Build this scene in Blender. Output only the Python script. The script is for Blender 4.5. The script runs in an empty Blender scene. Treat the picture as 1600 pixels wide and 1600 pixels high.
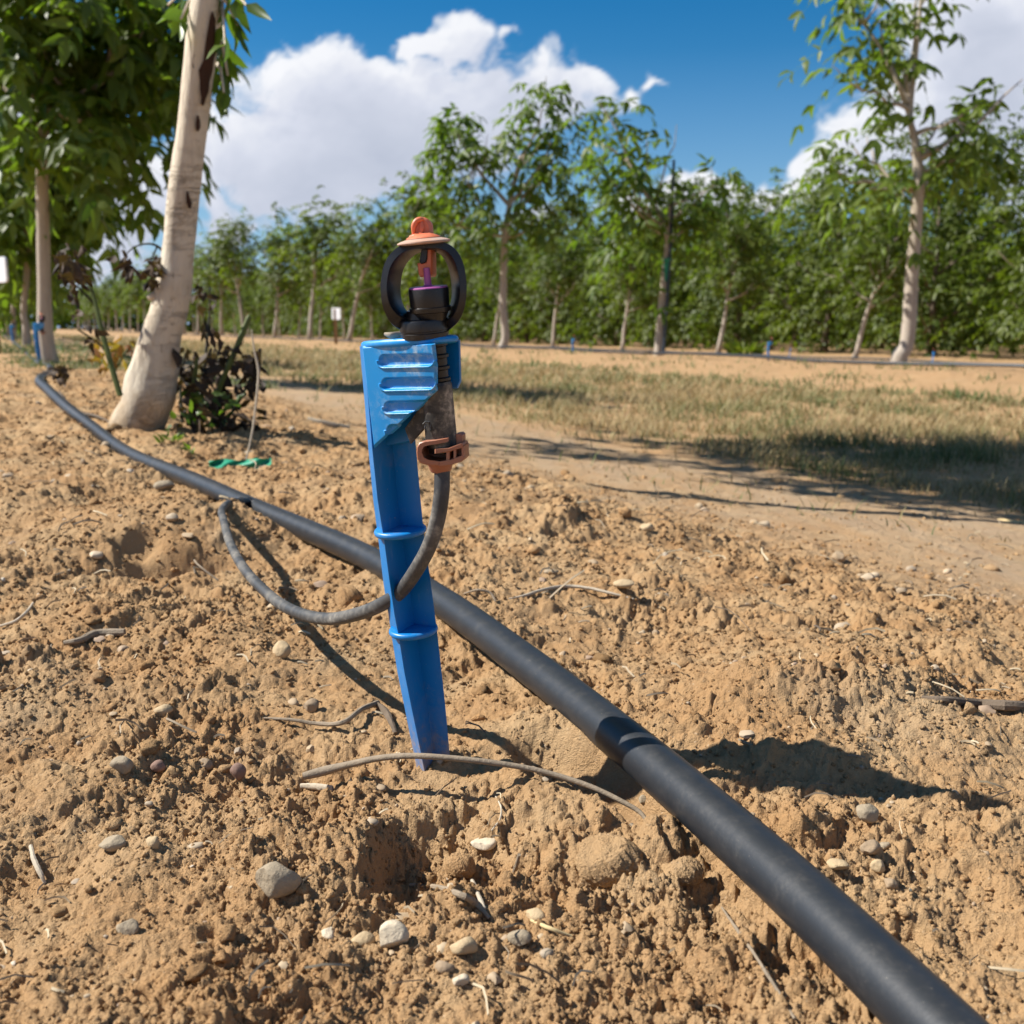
import bpy, math, random
import numpy as np
from mathutils import Vector, Matrix

SC = bpy.context.scene
COL = SC.collection
R = math.radians
np.seterr(over='ignore')

# ------------------------------------------------------------------ camera maths
PITCH = math.atan(290 / 1600)
CP, SP = math.cos(PITCH), math.sin(PITCH)
CAMH = 0.15


def at(px, py, Y):
    """world point on the vertical plane at distance Y, measured on the 1600 px photo"""
    u, v = (px - 800) / 1600, (py - 800) / 1600
    t = Y / (CP - v * SP)
    return np.array([u * t, Y, CAMH - t * (SP + v * CP)])


def atd(px, py, t):
    """world point at optical depth t"""
    u, v = (px - 800) / 1600, (py - 800) / 1600
    return np.array([u * t, t * (CP - v * SP), CAMH - t * (SP + v * CP)])


# ------------------------------------------------------------------ numpy noise
def _h(ix, iy, seed):
    n = (ix.astype(np.int64) * 374761393 + iy.astype(np.int64) * 668265263 + seed * 2147483647 + 12345) & 0xFFFFFFFF
    n = ((n ^ (n >> 13)) * 1274126177) & 0xFFFFFFFF
    n = ((n ^ (n >> 16)) * 2246822519) & 0xFFFFFFFF
    n = n ^ (n >> 15)
    return (n & 0xFFFFFF).astype(np.float64) / 16777216.0


def noise(x, y, seed=0):
    """gradient noise, about -0.7 .. 0.7"""
    ix, iy = np.floor(x), np.floor(y)
    fx, fy = x - ix, y - iy
    ux, uy = fx * fx * fx * (fx * (fx * 6 - 15) + 10), fy * fy * fy * (fy * (fy * 6 - 15) + 10)
    out = 0
    for dx in (0, 1):
        for dy in (0, 1):
            a = _h(ix + dx, iy + dy, seed) * 6.2831853
            g = np.cos(a) * (fx - dx) + np.sin(a) * (fy - dy)
            out = out + g * (ux if dx else 1 - ux) * (uy if dy else 1 - uy)
    return out


def fbm(x, y, oct=4, seed=0, gain=0.5):
    s, a, f = 0, 1.0, 1.0
    for o in range(oct):
        s = s + a * noise(x * f + 13.7 * o, y * f - 7.1 * o, seed + o)
        a *= gain
        f *= 2.03
    return s


def domes(x, y, cell, seed, fill=0.7, rmin=0.25, rmax=0.6):
    """rounded lumps with steep sides on a jittered lattice, height in cells"""
    gx, gy = x / cell, y / cell
    ix, iy = np.floor(gx), np.floor(gy)
    out = np.zeros_like(gx)
    for dx in (-1, 0, 1):
        for dy in (-1, 0, 1):
            cx, cy = ix + dx, iy + dy
            jx = cx + _h(cx, cy, seed)
            jy = cy + _h(cx, cy, seed + 1)
            r = rmin + (rmax - rmin) * _h(cx, cy, seed + 2) ** 2
            on = _h(cx, cy, seed + 3) < fill
            an = _h(cx, cy, seed + 4) * 3.14
            ex, ey = gx - jx, gy - jy
            qx = (ex * np.cos(an) + ey * np.sin(an)) * 1.3
            qy = -ex * np.sin(an) + ey * np.cos(an)
            d2 = (qx * qx + qy * qy) / (r * r)
            hgt = r * np.sqrt(np.maximum(0, 1 - d2)) * (0.4 + 0.6 * _h(cx, cy, seed + 5))
            out = np.maximum(out, np.where(on, hgt, 0))
    return out


def blocks(x, y, cell, seed):
    """broken, flat-topped crumbs: every cell has a height and a tilt of its own"""
    gx, gy = x / cell, y / cell
    ix, iy = np.floor(gx), np.floor(gy)
    best = np.full(gx.shape, 9.0)
    out = np.zeros_like(gx)
    for dx in (-1, 0, 1):
        for dy in (-1, 0, 1):
            cx, cy = ix + dx, iy + dy
            ex, ey = gx - cx - _h(cx, cy, seed), gy - cy - _h(cx, cy, seed + 1)
            d = ex * ex + ey * ey
            v = _h(cx, cy, seed + 2) + (_h(cx, cy, seed + 3) - .5) * 1.1 * ex + (_h(cx, cy, seed + 4) - .5) * 1.1 * ey - .35 * d
            near = d < best
            out = np.where(near, v, out)
            best = np.where(near, d, best)
    return out


def sstep(a, b, x):
    t = np.clip((x - a) / (b - a), 0, 1)
    return t * t * (3 - 2 * t)


# ------------------------------------------------------------------ terrain
ROW = np.array([-0.447, 0.894])      # the direction of the tree rows
NRM = np.array([0.894, 0.447])       # across the rows
PROF_S = [-60, -8, -6, -4, -1.6, -0.5, 0.0, 0.35, 0.7, 1.15, 1.7, 3.6, 4.5, 5.5, 6.3, 6.9, 8, 10.5, 11.6, 12.3, 13, 16, 18.3, 24, 80, 400]
PROF_Z = [-.4, -.25, -.12, -.2, -.16, -.03, 0.0, 0.0, -.055, -.10, -.13, -.21, -.22, -.15, -.145, -.2, -.3, -.39, -.37, -.37, -.42, -.5, -.48, -.55, -.9, -3]


def macro(x, y):
    x, y = np.asarray(x, float), np.asarray(y, float)
    s = NRM[0] * x + NRM[1] * y
    r = ROW[0] * x + ROW[1] * y
    z = np.interp(s, PROF_S, PROF_Z)
    z = z + 0.052 * np.exp(-0.5 * (((s - 0.05) / 0.24) ** 2 + ((r - 2.2) / 0.62) ** 2))
    return z


# the water pipe on this row (photo measurements -> metres); centre line
PIPE_R = 0.0076


def lying(px, py, z=.0118):
    """depth at which a pixel's sight line passes the height z"""
    return (px, py, (CAMH - z) / (SP + (py - 800) / 1600 * CP))


_pp = [lying(1665, 1800), lying(1460, 1600), lying(1253, 1400), lying(1100, 1263), lying(970, 1153), lying(830, 1042), lying(690, 940),
       lying(560, 864), lying(400, 795), lying(300, 750, .0125), lying(200, 708, .0135), (140, 664, 1.32), (105, 637, 1.43), (75, 609, 1.60), (62, 594, 1.76)]
_pw = [atd(*p) for p in _pp]
_pw += [np.array([-1.02, 2.28, .052]), np.array([-1.32, 2.95, .034]), np.array([-1.66, 3.7, .012]), np.array([-2.1, 4.55, .004])]
for k in range(1, 14):
    q = np.array([-2.1, 4.55]) + ROW * 3.35 * k
    _pw.append(np.array([q[0], q[1], float(macro(q[0], q[1])) + 0.02]))
PIPE_W = np.array(_pw)


def catmull(pts, per=8, radii=None):
    pts = np.asarray(pts, float)
    P = np.vstack([2 * pts[0] - pts[1], pts, 2 * pts[-1] - pts[-2]])
    out = []
    for i in range(1, len(P) - 2):
        for k in range(per):
            t = k / per
            out.append(0.5 * (2 * P[i] + (P[i + 1] - P[i - 1]) * t + (2 * P[i - 1] - 5 * P[i] + 4 * P[i + 1] - P[i + 2]) * t * t + (3 * P[i] - P[i - 1] - 3 * P[i + 1] + P[i + 2]) * t ** 3))
    out.append(pts[-1])
    return np.array(out)


PIPE_C = catmull(PIPE_W, 10)
_o = np.argsort(PIPE_C[:, 1])
_py, _px, _pz = PIPE_C[_o, 1], PIPE_C[_o, 0], PIPE_C[_o, 2]
_psl = np.gradient(_px, _py + np.arange(len(_py)) * 1e-9)
_pcs = 1 / np.sqrt(1 + np.clip(_psl, -3, 3) ** 2)

# hollows and heaps: (x, y, radius x, radius y, angle, height, edge softness)
FEATURES = [
    (*atd(700, 1345, .300)[:2], .021, .022, .2, -.009, .45),     # pit in front of the stake
    (*atd(640, 1330, .300)[:2], .010, .026, -.5, -.006, .4),
    (*atd(905, 1195, .345)[:2], .026, .013, -.9, -.013, .35),    # hollow beside the pipe
    (*atd(985, 1250, .325)[:2], .018, .010, -.9, -.012, .35),
    (*atd(800, 1180, .352)[:2], .018, .010, .2, -.004, .5),
    (*atd(270, 800, .72)[:2], .085, .060, .5, .018, .6),        # heap left of the pipe
    (*atd(265, 862, .64)[:2], .036, .016, .35, -.014, .55),      # cut under the heap
    (*atd(215, 850, .66)[:2], .014, .010, .2, -.010, .6),
    (*atd(120, 940, .52)[:2], .05, .05, .0, .006, .8),
    (*atd(1290, 1030, .40)[:2], .06, .024, .35, .010, .5),
    (*atd(1345, 1015, .40)[:2], .014, .008, .3, -.006, .4),
    (*atd(1330, 1120, .375)[:2], .105, .040, .15, .011, .95),
    (*atd(1310, 1262, .325)[:2], .045, .010, .2, -.004, .8),
    (*atd(1560, 980, .44)[:2], .03, .016, .2, -.012, .5),
    (*atd(1130, 1390, .275)[:2], .010, .007, .6, -.006, .5),
    (*atd(1560, 1260, .31)[:2], .012, .01, .6, -.008, .5),
    (*atd(60, 1340, .29)[:2], .012, .012, .6, -.004, .6),
    (*atd(370, 1480, .245)[:2], .012, .006, 1.2, -.004, .6),
    (*atd(800, 775, .85)[:2], .16, .05, -.1, .016, .6),
    (*atd(930, 800, .86)[:2], .10, .03, .25, -.012, .6),
]


def height(x, y):
    x, y = np.asarray(x, float), np.asarray(y, float)
    s = NRM[0] * x + NRM[1] * y
    z = macro(x, y)
    dist = np.sqrt(x * x + y * y)
    wx = x + 0.006 * noise(x / .03, y / .03, 91)
    wy = y + 0.006 * noise(x / .03 + 9, y / .03, 92)
    for fx, fy, rx, ry, an, hh, soft in FEATURES:
        c, sn = math.cos(an), math.sin(an)
        ex, ey = wx - fx, wy - fy
        q = np.sqrt(((ex * c + ey * sn) / rx) ** 2 + ((-ex * sn + ey * c) / ry) ** 2)
        z = z + hh * (1 - sstep(1 - soft, 1 + soft, q))
    smooth_track = sstep(.5, .72, s + .07 * noise(x / .25, y / .25, 3)) * (1 - sstep(5.2, 5.6, s))
    rough = 1 - .72 * smooth_track
    far = 1 / (1 + (dist / 3.0) ** 2)
    patch = .55 + .9 * sstep(-.35, .45, fbm(x / .10, y / .10, 3, 41))     # crumbly here, crusted there
    z = z + rough * (.013 * fbm(x / .17, y / .17, 3, 5) + .0058 * fbm(x / .05, y / .05, 3, 8))
    z = z + .03 * fbm(x / 1.3, y / 1.3, 3, 77) * (1 - np.exp(-(dist / 2.0) ** 2))
    near = rough * np.clip(1.6 - dist / 3, .25, 1) * patch
    rid = 1 - np.abs(noise(x / .021, y / .021, 15)) * 2.2
    z = z + near * (.0022 * rid * np.abs(rid))
    tx, ty = x + .002 * noise(x / .008, y / .008, 93), y + .002 * noise(x / .008 + 5, y / .008, 94)
    tb, am, fr = 0, 1.0, 1 / .030
    for o in range(6):
        tb = tb + am * np.abs(noise(tx * fr + 3.1 * o, ty * fr - 5.3 * o, 200 + o))
        am *= .66
        fr *= 1.95
    z = z + near * .0048 * (tb - .5)
    z = z + near * (.0017 * (blocks(tx, ty, .0125, 501) - .5) + .0013 * (blocks(tx, ty, .0056, 511) - .5) + .0009 * (blocks(x, y, .0027, 521) - .5))
    z = z + near * .45 * domes(x, y, .026, 21, .30, .16, .5) * .026
    z = z + near * .42 * domes(tx, ty, .010, 31, .40, .15, .55) * .010
    z = z + near * .72 * domes(tx, ty, .0046, 51, .60, .2, .6) * .0046
    z = z + near * .80 * domes(x, y, .0024, 71, .60, .2, .6) * .0024
    z = z + near * (.0008 * fbm(x / .004, y / .004, 3, 61, .65))
    # the soil is pressed down below the pipe
    ppx = np.interp(y, _py, _px)
    cs = np.interp(y, _py, _pcs)
    zb = np.interp(y, _py, _pz) - PIPE_R
    d = np.abs(x - ppx) * cs
    lim = zb + .002 + np.maximum(0, d - .004) * .9
    z = np.where((d < .035) & (y < 45), np.minimum(z, lim), z)
    # and trodden flat round the stake's foot
    f = np.exp(-(((x + .026) / .017) ** 2 + ((y - .324) / .014) ** 2))
    z = z * (1 - .85 * f) - .0015 * f
    return z


# ------------------------------------------------------------------ mesh helpers
class MB:
    def __init__(self):
        self.v, self.f, self.n = [], [], 0

    def add(self, verts, faces):
        verts = [tuple(map(float, p)) for p in verts]
        self.f += [tuple(i + self.n for i in f) for f in faces]
        self.v += verts
        self.n += len(verts)

    def sweep(self, pts, radii, seg=12, cap=True, per=0, flat=1.0, ref=None):
        pts = np.asarray(pts, float)
        radii = np.asarray(radii if np.ndim(radii) else [radii] * len(pts), float)
        if per:
            both = catmull(np.column_stack([pts, radii]), per)
            pts, radii = both[:, :3], both[:, 3]
        n = len(pts)
        tang = np.gradient(pts, axis=0)
        tang /= np.linalg.norm(tang, axis=1)[:, None] + 1e-12
        a = np.array(ref if ref is not None else ([0, 0, 1] if abs(tang[0][2]) < .9 else [0, 1, 0]), float)
        u = a - tang[0] * a.dot(tang[0])
        u /= np.linalg.norm(u)
        V = []
        for i in range(n):
            u = u - tang[i] * u.dot(tang[i])
            u /= np.linalg.norm(u)
            w = np.cross(tang[i], u)
            for k in range(seg):
                th = 2 * math.pi * k / seg
                V.append(pts[i] + radii[i] * (math.cos(th) * u + flat * math.sin(th) * w))
        F = [(i * seg + k, i * seg + (k + 1) % seg, (i + 1) * seg + (k + 1) % seg, (i + 1) * seg + k) for i in range(n - 1) for k in range(seg)]
        if cap:
            F.append(tuple(range(seg - 1, -1, -1)))
            F.append(tuple((n - 1) * seg + k for k in range(seg)))
        self.add(V, F)

    def lathe(self, c0, axis, prof, seg=40, ex=1.0, ey=1.0, xdir=(1, 0, 0), sup=2.0):
        """prof: (distance along the axis, radius) pairs"""
        axis = np.array(axis, float)
        axis /= np.linalg.norm(axis)
        u = np.array(xdir, float)
        u -= axis * u.dot(axis)
        u /= np.linalg.norm(u)
        w = np.cross(axis, u)
        V, F = [], []
        for h, r in prof:
            for k in range(seg):
                th = 2 * math.pi * k / seg
                q = (abs(math.cos(th)) ** sup + abs(math.sin(th)) ** sup) ** (-1 / sup)
                V.append(np.array(c0) + axis * h + r * q * (ex * math.cos(th) * u + ey * math.sin(th) * w))
        m = len(prof)
        for i in range(m - 1):
            for k in range(seg):
                F.append((i * seg + k, i * seg + (k + 1) % seg, (i + 1) * seg + (k + 1) % seg, (i + 1) * seg + k))
        F.append(tuple(range(seg - 1, -1, -1)))
        F.append(tuple((m - 1) * seg + k for k in range(seg)))
        self.add(V, F)

    def prism(self, poly, dirv, bev=0.0):
        """closed 3-D outline pushed along dirv; bev rounds both rims"""
        P = np.asarray(poly, float)
        d = np.asarray(dirv, float)
        c = P.mean(axis=0)
        L = np.linalg.norm(d)
        dn = d / L
        rings = [P] if not bev else [c + (P - c) * (1 - bev / np.maximum(1e-6, np.linalg.norm(P - c, axis=1)))[:, None], P + dn * bev]
        rings += [P + d] if not bev else [P + d - dn * bev, c + d + (P - c) * (1 - bev / np.maximum(1e-6, np.linalg.norm(P - c, axis=1)))[:, None]]
        n, V, F = len(P), [], []
        for r_ in rings:
            V += list(r_)
        for i in range(len(rings) - 1):
            for k in range(n):
                F.append((i * n + k, i * n + (k + 1) % n, (i + 1) * n + (k + 1) % n, (i + 1) * n + k))
        F.append(tuple(range(n - 1, -1, -1)))
        F.append(tuple((len(rings) - 1) * n + k for k in range(n)))
        self.add(V, F)

    def loft(self, sections):
        n, V, F = len(sections[0]), [], []
        for s_ in sections:
            V += list(s_)
        for i in range(len(sections) - 1):
            for k in range(n):
                F.append((i * n + k, i * n + (k + 1) % n, (i + 1) * n + (k + 1) % n, (i + 1) * n + k))
        F.append(tuple(range(n - 1, -1, -1)))
        F.append(tuple((len(sections) - 1) * n + k for k in range(n)))
        self.add(V, F)

    def build(self, name, mat, parent=None, origin=None, smooth=35, recalc=True):
        V = np.array(self.v) if self.v else np.zeros((0, 3))
        if origin is not None:
            V = V - np.asarray(origin)
        me = bpy.data.meshes.new(name)
        me.from_pydata(V.tolist(), [], self.f)
        if recalc and len(self.f) < 40000:
            import bmesh
            bm = bmesh.new()
            bm.from_mesh(me)
            bmesh.ops.recalc_face_normals(bm, faces=bm.faces)
            bm.to_mesh(me)
            bm.free()
        return link(name, me, mat, parent, smooth, loc=origin if parent is None else None)


def link(name, me, mat, parent=None, smooth=35, loc=None):
    for m in (mat if isinstance(mat, (list, tuple)) else [mat]):
        me.materials.append(m)
    if smooth is not None:
        me.polygons.foreach_set('use_smooth', np.ones(len(me.polygons), bool))
        if smooth < 180:
            me.set_sharp_from_angle(angle=R(smooth))
    me.update()
    o = bpy.data.objects.new(name, me)
    COL.objects.link(o)
    if parent is not None:
        o.parent = parent
    if loc is not None:
        o.location = [float(c) for c in loc]
    return o


def mesh_np(name, V, Q=None, T=None):
    """mesh straight from arrays of quads and/or triangles"""
    me = bpy.data.meshes.new(name)
    V = np.ascontiguousarray(V, dtype=np.float32)
    idx, tot = [], []
    if Q is not None and len(Q):
        idx.append(np.asarray(Q, np.int32).ravel())
        tot.append(np.full(len(Q), 4, np.int32))
    if T is not None and len(T):
        idx.append(np.asarray(T, np.int32).ravel())
        tot.append(np.full(len(T), 3, np.int32))
    idx, tot = np.concatenate(idx), np.concatenate(tot)
    me.vertices.add(len(V))
    me.vertices.foreach_set('co', V.ravel())
    me.loops.add(len(idx))
    me.loops.foreach_set('vertex_index', idx)
    me.polygons.add(len(tot))
    start = np.concatenate([[0], np.cumsum(tot)[:-1]]).astype(np.int32)
    me.polygons.foreach_set('loop_start', start)
    me.update(calc_edges=True)
    return me


def tag(o, label=None, cat=None, group=None, kind=None):
    if label: o['label'] = label
    if cat: o['category'] = cat
    if group: o['group'] = group
    if kind: o['kind'] = kind
    return o


def empty(name, loc, label, cat, group=None):
    o = bpy.data.objects.new(name, None)
    o.empty_display_size = 0.05
    COL.objects.link(o)
    o.location = [float(c) for c in loc]
    return tag(o, label, cat, group)


def copy_tree(o, parent=None):
    c = o.copy()
    COL.objects.link(c)
    if parent is not None:
        c.parent = parent
    for ch in list(o.children):
        copy_tree(ch, c)
    return c


# ------------------------------------------------------------------ materials
def new_mat(name):
    m = bpy.data.materials.new(name)
    m.use_nodes = True
    nt = m.node_tree
    return m, nt, nt.nodes['Principled BSDF']


def ramp(nt, fac, stops):
    r = nt.nodes.new('ShaderNodeValToRGB')
    el = r.color_ramp.elements
    while len(el) < len(stops):
        el.new(0.5)
    for e, (p, c) in zip(el, stops):
        e.position = p
        e.color = (*c, 1) if len(c) == 3 else c
    if fac is not None:
        nt.links.new(fac, r.inputs[0])
    return r.outputs[0]


def nz(nt, scale, detail=4, rough=.55, coord='Object', dist=0.0, vec=None, out='Fac'):
    n = nt.nodes.new('ShaderNodeTexNoise')
    n.inputs['Scale'].default_value = scale
    n.inputs['Detail'].default_value = detail
    n.inputs['Roughness'].default_value = rough
    n.inputs['Distortion'].default_value = dist
    if vec is None:
        t = nt.nodes.new('ShaderNodeTexCoord')
        vec = t.outputs[coord]
    nt.links.new(vec, n.inputs['Vector'])
    return n.outputs[out]


def mixc(nt, fac, a, b, mode='MIX'):
    m = nt.nodes.new('ShaderNodeMix')
    m.data_type = 'RGBA'
    m.blend_type = mode
    for i, v in ((0, fac), (6, a), (7, b)):
        if isinstance(v, (int, float)):
            m.inputs[i].default_value = v
        elif isinstance(v, tuple):
            m.inputs[i].default_value = (*v, 1)
        else:
            nt.links.new(v, m.inputs[i])
    return m.outputs[2]


def mth(nt, op, a, b=None, clamp=False):
    m = nt.nodes.new('ShaderNodeMath')
    m.operation = op
    m.use_clamp = clamp
    for i, v in ((0, a), (1, b)):
        if v is None:
            continue
        if isinstance(v, (int, float)):
            m.inputs[i].default_value = v
        else:
            nt.links.new(v, m.inputs[i])
    return m.outputs[0]


def bump(nt, bsdf, hgt, strength, dist):
    b = nt.nodes.new('ShaderNodeBump')
    b.inputs['Strength'].default_value = strength
    b.inputs['Distance'].default_value = dist
    nt.links.new(hgt, b.inputs['Height'])
    nt.links.new(b.outputs[0], bsdf.inputs['Normal'])


def plastic(name, base, dust=(.40, .30, .19), amount=.25, rough=.42, scale=120, lo=.5, hi=.72, scratch=0.0, spec=.5):
    m, nt, b = new_mat(name)
    f = ramp(nt, nz(nt, scale, 6, .65), [(lo, (0, 0, 0)), (hi, (1, 1, 1))])
    f2 = ramp(nt, nz(nt, scale * 7, 3, .6), [(.45, (0.25,) * 3), (.75, (1, 1, 1))])
    d = mth(nt, 'MULTIPLY', mth(nt, 'MULTIPLY', f, f2), amount)
    tone = mixc(nt, nz(nt, scale * .4, 3), tuple(c * .82 for c in base), tuple(min(1, c * 1.12) for c in base))
    col = mixc(nt, d, tone, dust)
    # grit stuck to the skin
    sp = ramp(nt, nz(nt, scale * 14, 2, .5), [(.74, (0, 0, 0)), (.80, (1, 1, 1))])
    col = mixc(nt, mth(nt, 'MULTIPLY', sp, min(.8, amount * 1.6)), col, (.5, .42, .31))
    nt.links.new(col, b.inputs['Base Color'])
    rr = mth(nt, 'ADD', mth(nt, 'MULTIPLY', d, 1.2), rough, True)
    nt.links.new(rr, b.inputs['Roughness'])
    b.inputs['Specular IOR Level'].default_value = spec
    bump(nt, b, nz(nt, scale * 5, 4, .6), .12, .0004)
    return m


def plain(name, base, var=.25, scale=60, rough=.8, bmp=.3, bdist=.001, coord='Object', spec=.3):
    m, nt, b = new_mat(name)
    n = nz(nt, scale, 5, .6, coord)
    col = mixc(nt, n, tuple(c * (1 - var) for c in base), tuple(min(1, c * (1 + var)) for c in base))
    nt.links.new(col, b.inputs['Base Color'])
    b.inputs['Roughness'].default_value = rough
    b.inputs['Specular IOR Level'].default_value = spec
    if bmp:
        bump(nt, b, nz(nt, scale * 4, 5, .65, coord), bmp, bdist)
    return m


def soil_material(name, island=False):
    m, nt, b = new_mat(name)
    geo = nt.nodes.new('ShaderNodeNewGeometry')
    pos = geo.outputs['Position']
    big = nz(nt, 2.2, 4, .6, vec=pos)
    mid = nz(nt, 22, 5, .6, vec=pos)
    fin = nz(nt, 260, 5, .7, vec=pos)
    c1 = mixc(nt, ramp(nt, big, [(.35, (0, 0, 0)), (.65, (1, 1, 1))]), (.52, .335, .172), (.585, .405, .222))
    c2 = mixc(nt, ramp(nt, mid, [(.38, (0, 0, 0)), (.66, (1, 1, 1))]), (.485, .285, .132), c1)
    c3 = mixc(nt, ramp(nt, fin, [(.30, (0, 0, 0)), (.70, (1, 1, 1))]), mixc(nt, .35, c2, (.31, .20, .11)), c2)
    # pale grains and dark humus specks
    g = ramp(nt, nz(nt, 900, 2, .5, vec=pos), [(.68, (0, 0, 0)), (.74, (1, 1, 1))])
    c4 = mixc(nt, mth(nt, 'MULTIPLY', g, .5), c3, (.62, .50, .36))
    k = ramp(nt, nz(nt, 620, 2, .5, vec=pos), [(.69, (0, 0, 0)), (.75, (1, 1, 1))])
    c4 = mixc(nt, mth(nt, 'MULTIPLY', k, .55), c4, (.13, .09, .06))
    # litter-grey patches
    gp = ramp(nt, nz(nt, 9, 6, .7, vec=pos, dist=.6), [(.56, (0, 0, 0)), (.72, (1, 1, 1))])
    c4 = mixc(nt, mth(nt, 'MULTIPLY', gp, .35), c4, (.36, .285, .20))
    if island:
        isl = ramp(nt, geo.outputs['Random Per Island'], [(0, (.62, .60, .56)), (.5, (.95, .95, .95)), (1, (1.15, 1.12, 1.08))])
        c4 = mixc(nt, 1.0, c4, isl, 'MULTIPLY')
    else:
        # wheel track: paler, greyer crust; a separate band of loose sandy soil by the trees
        sep = nt.nodes.new('ShaderNodeSeparateXYZ')
        nt.links.new(pos, sep.inputs[0])
        s = mth(nt, 'ADD', mth(nt, 'MULTIPLY', sep.outputs[0], .894), mth(nt, 'MULTIPLY', sep.outputs[1], .447))
        s = mth(nt, 'ADD', s, mth(nt, 'MULTIPLY', mth(nt, 'SUBTRACT', nz(nt, 5, 4, vec=pos), .5), .35))
        tr = ramp(nt, mth(nt, 'DIVIDE', s, 2.0), [(.26, (0, 0, 0)), (.40, (1, 1, 1)), (.55, (1, 1, 1)), (.64, (0, 0, 0))])
        streak = nt.nodes.new('ShaderNodeMapping')
        streak.inputs['Rotation'].default_value = (0, 0, R(-26.6))
        streak.inputs['Scale'].default_value = (22, 3.0, 22)
        nt.links.new(pos, streak.inputs[0])
        st = ramp(nt, nz(nt, 1.0, 4, .6, vec=streak.outputs[0]), [(.35, (.3,) * 3), (.65, (1, 1, 1))])
        c4 = mixc(nt, mth(nt, 'MULTIPLY', mth(nt, 'MULTIPLY', tr, st), .6), c4, (.43, .335, .235))
        # the far banks: browner patches, painting in the shade of clods the mesh lacks
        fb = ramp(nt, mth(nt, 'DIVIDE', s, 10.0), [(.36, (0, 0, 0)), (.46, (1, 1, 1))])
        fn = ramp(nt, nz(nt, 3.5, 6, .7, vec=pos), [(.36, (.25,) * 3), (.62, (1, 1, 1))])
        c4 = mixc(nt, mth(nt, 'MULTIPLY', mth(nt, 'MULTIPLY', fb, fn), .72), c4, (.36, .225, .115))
    nt.links.new(c4, b.inputs['Base Color'])
    b.inputs['Roughness'].default_value = .95
    b.inputs['Specular IOR Level'].default_value = .12
    h = mth(nt, 'ADD', nz(nt, 420, 5, .75, vec=pos), mth(nt, 'MULTIPLY', nz(nt, 1500, 3, .6, vec=pos), .4))
    bump(nt, b, h, .9, .0022)
    return m


def leaf_material(name, dark, light, trans=.45, rough=.45):
    m, nt, b = new_mat(name)
    geo = nt.nodes.new('ShaderNodeNewGeometry')
    oi = nt.nodes.new('ShaderNodeObjectInfo')
    f = mth(nt, 'ADD', mth(nt, 'MULTIPLY', geo.outputs['Random Per Island'], .7), mth(nt, 'MULTIPLY', oi.outputs['Random'], .3))
    cl = nz(nt, 2.6, 3, .6)
    f = mth(nt, 'ADD', mth(nt, 'MULTIPLY', f, .6), mth(nt, 'MULTIPLY', cl, .4))
    col = ramp(nt, f, [(.2, dark), (.5, tuple((a + c) / 2 for a, c in zip(dark, light))), (.85, light)])
    nt.links.new(col, b.inputs['Base Color'])
    b.inputs['Roughness'].default_value = rough
    b.inputs['Specular IOR Level'].default_value = .45
    tr = nt.nodes.new('ShaderNodeBsdfTranslucent')
    tc = mixc(nt, 1.0, col, (1.3, 1.5, .5), 'MULTIPLY')
    nt.links.new(tc, tr.inputs[0])
    mx = nt.nodes.new('ShaderNodeMixShader')
    mx.inputs[0].default_value = trans
    nt.links.new(b.outputs[0], mx.inputs[1])
    nt.links.new(tr.outputs[0], mx.inputs[2])
    nt.links.new(mx.outputs[0], nt.nodes['Material Output'].inputs[0])
    return m


def bark_material(name, base, stain, smin, smax, scale=9):
    m, nt, b = new_mat(name)
    t = nt.nodes.new('ShaderNodeTexCoord')
    mp = nt.nodes.new('ShaderNodeMapping')
    mp.inputs['Scale'].default_value = (1, 1, .35)
    nt.links.new(t.outputs['Object'], mp.inputs[0])
    a = nz(nt, scale, 6, .65, vec=mp.outputs[0], dist=.4)
    col = mixc(nt, ramp(nt, a, [(smin, (0, 0, 0)), (smax, (1, 1, 1))]), base, stain)
    c = nz(nt, scale * 9, 4, .6, vec=mp.outputs[0])
    col = mixc(nt, ramp(nt, c, [(.35, (0, 0, 0)), (.7, (1, 1, 1))]), mixc(nt, .25, col, stain), col)
    nt.links.new(col, b.inputs['Base Color'])
    b.inputs['Roughness'].default_value = .8
    b.inputs['Specular IOR Level'].default_value = .25
    bump(nt, b, mth(nt, 'ADD', nz(nt, scale * 14, 6, .7), a), .5, .003)
    return m


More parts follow.
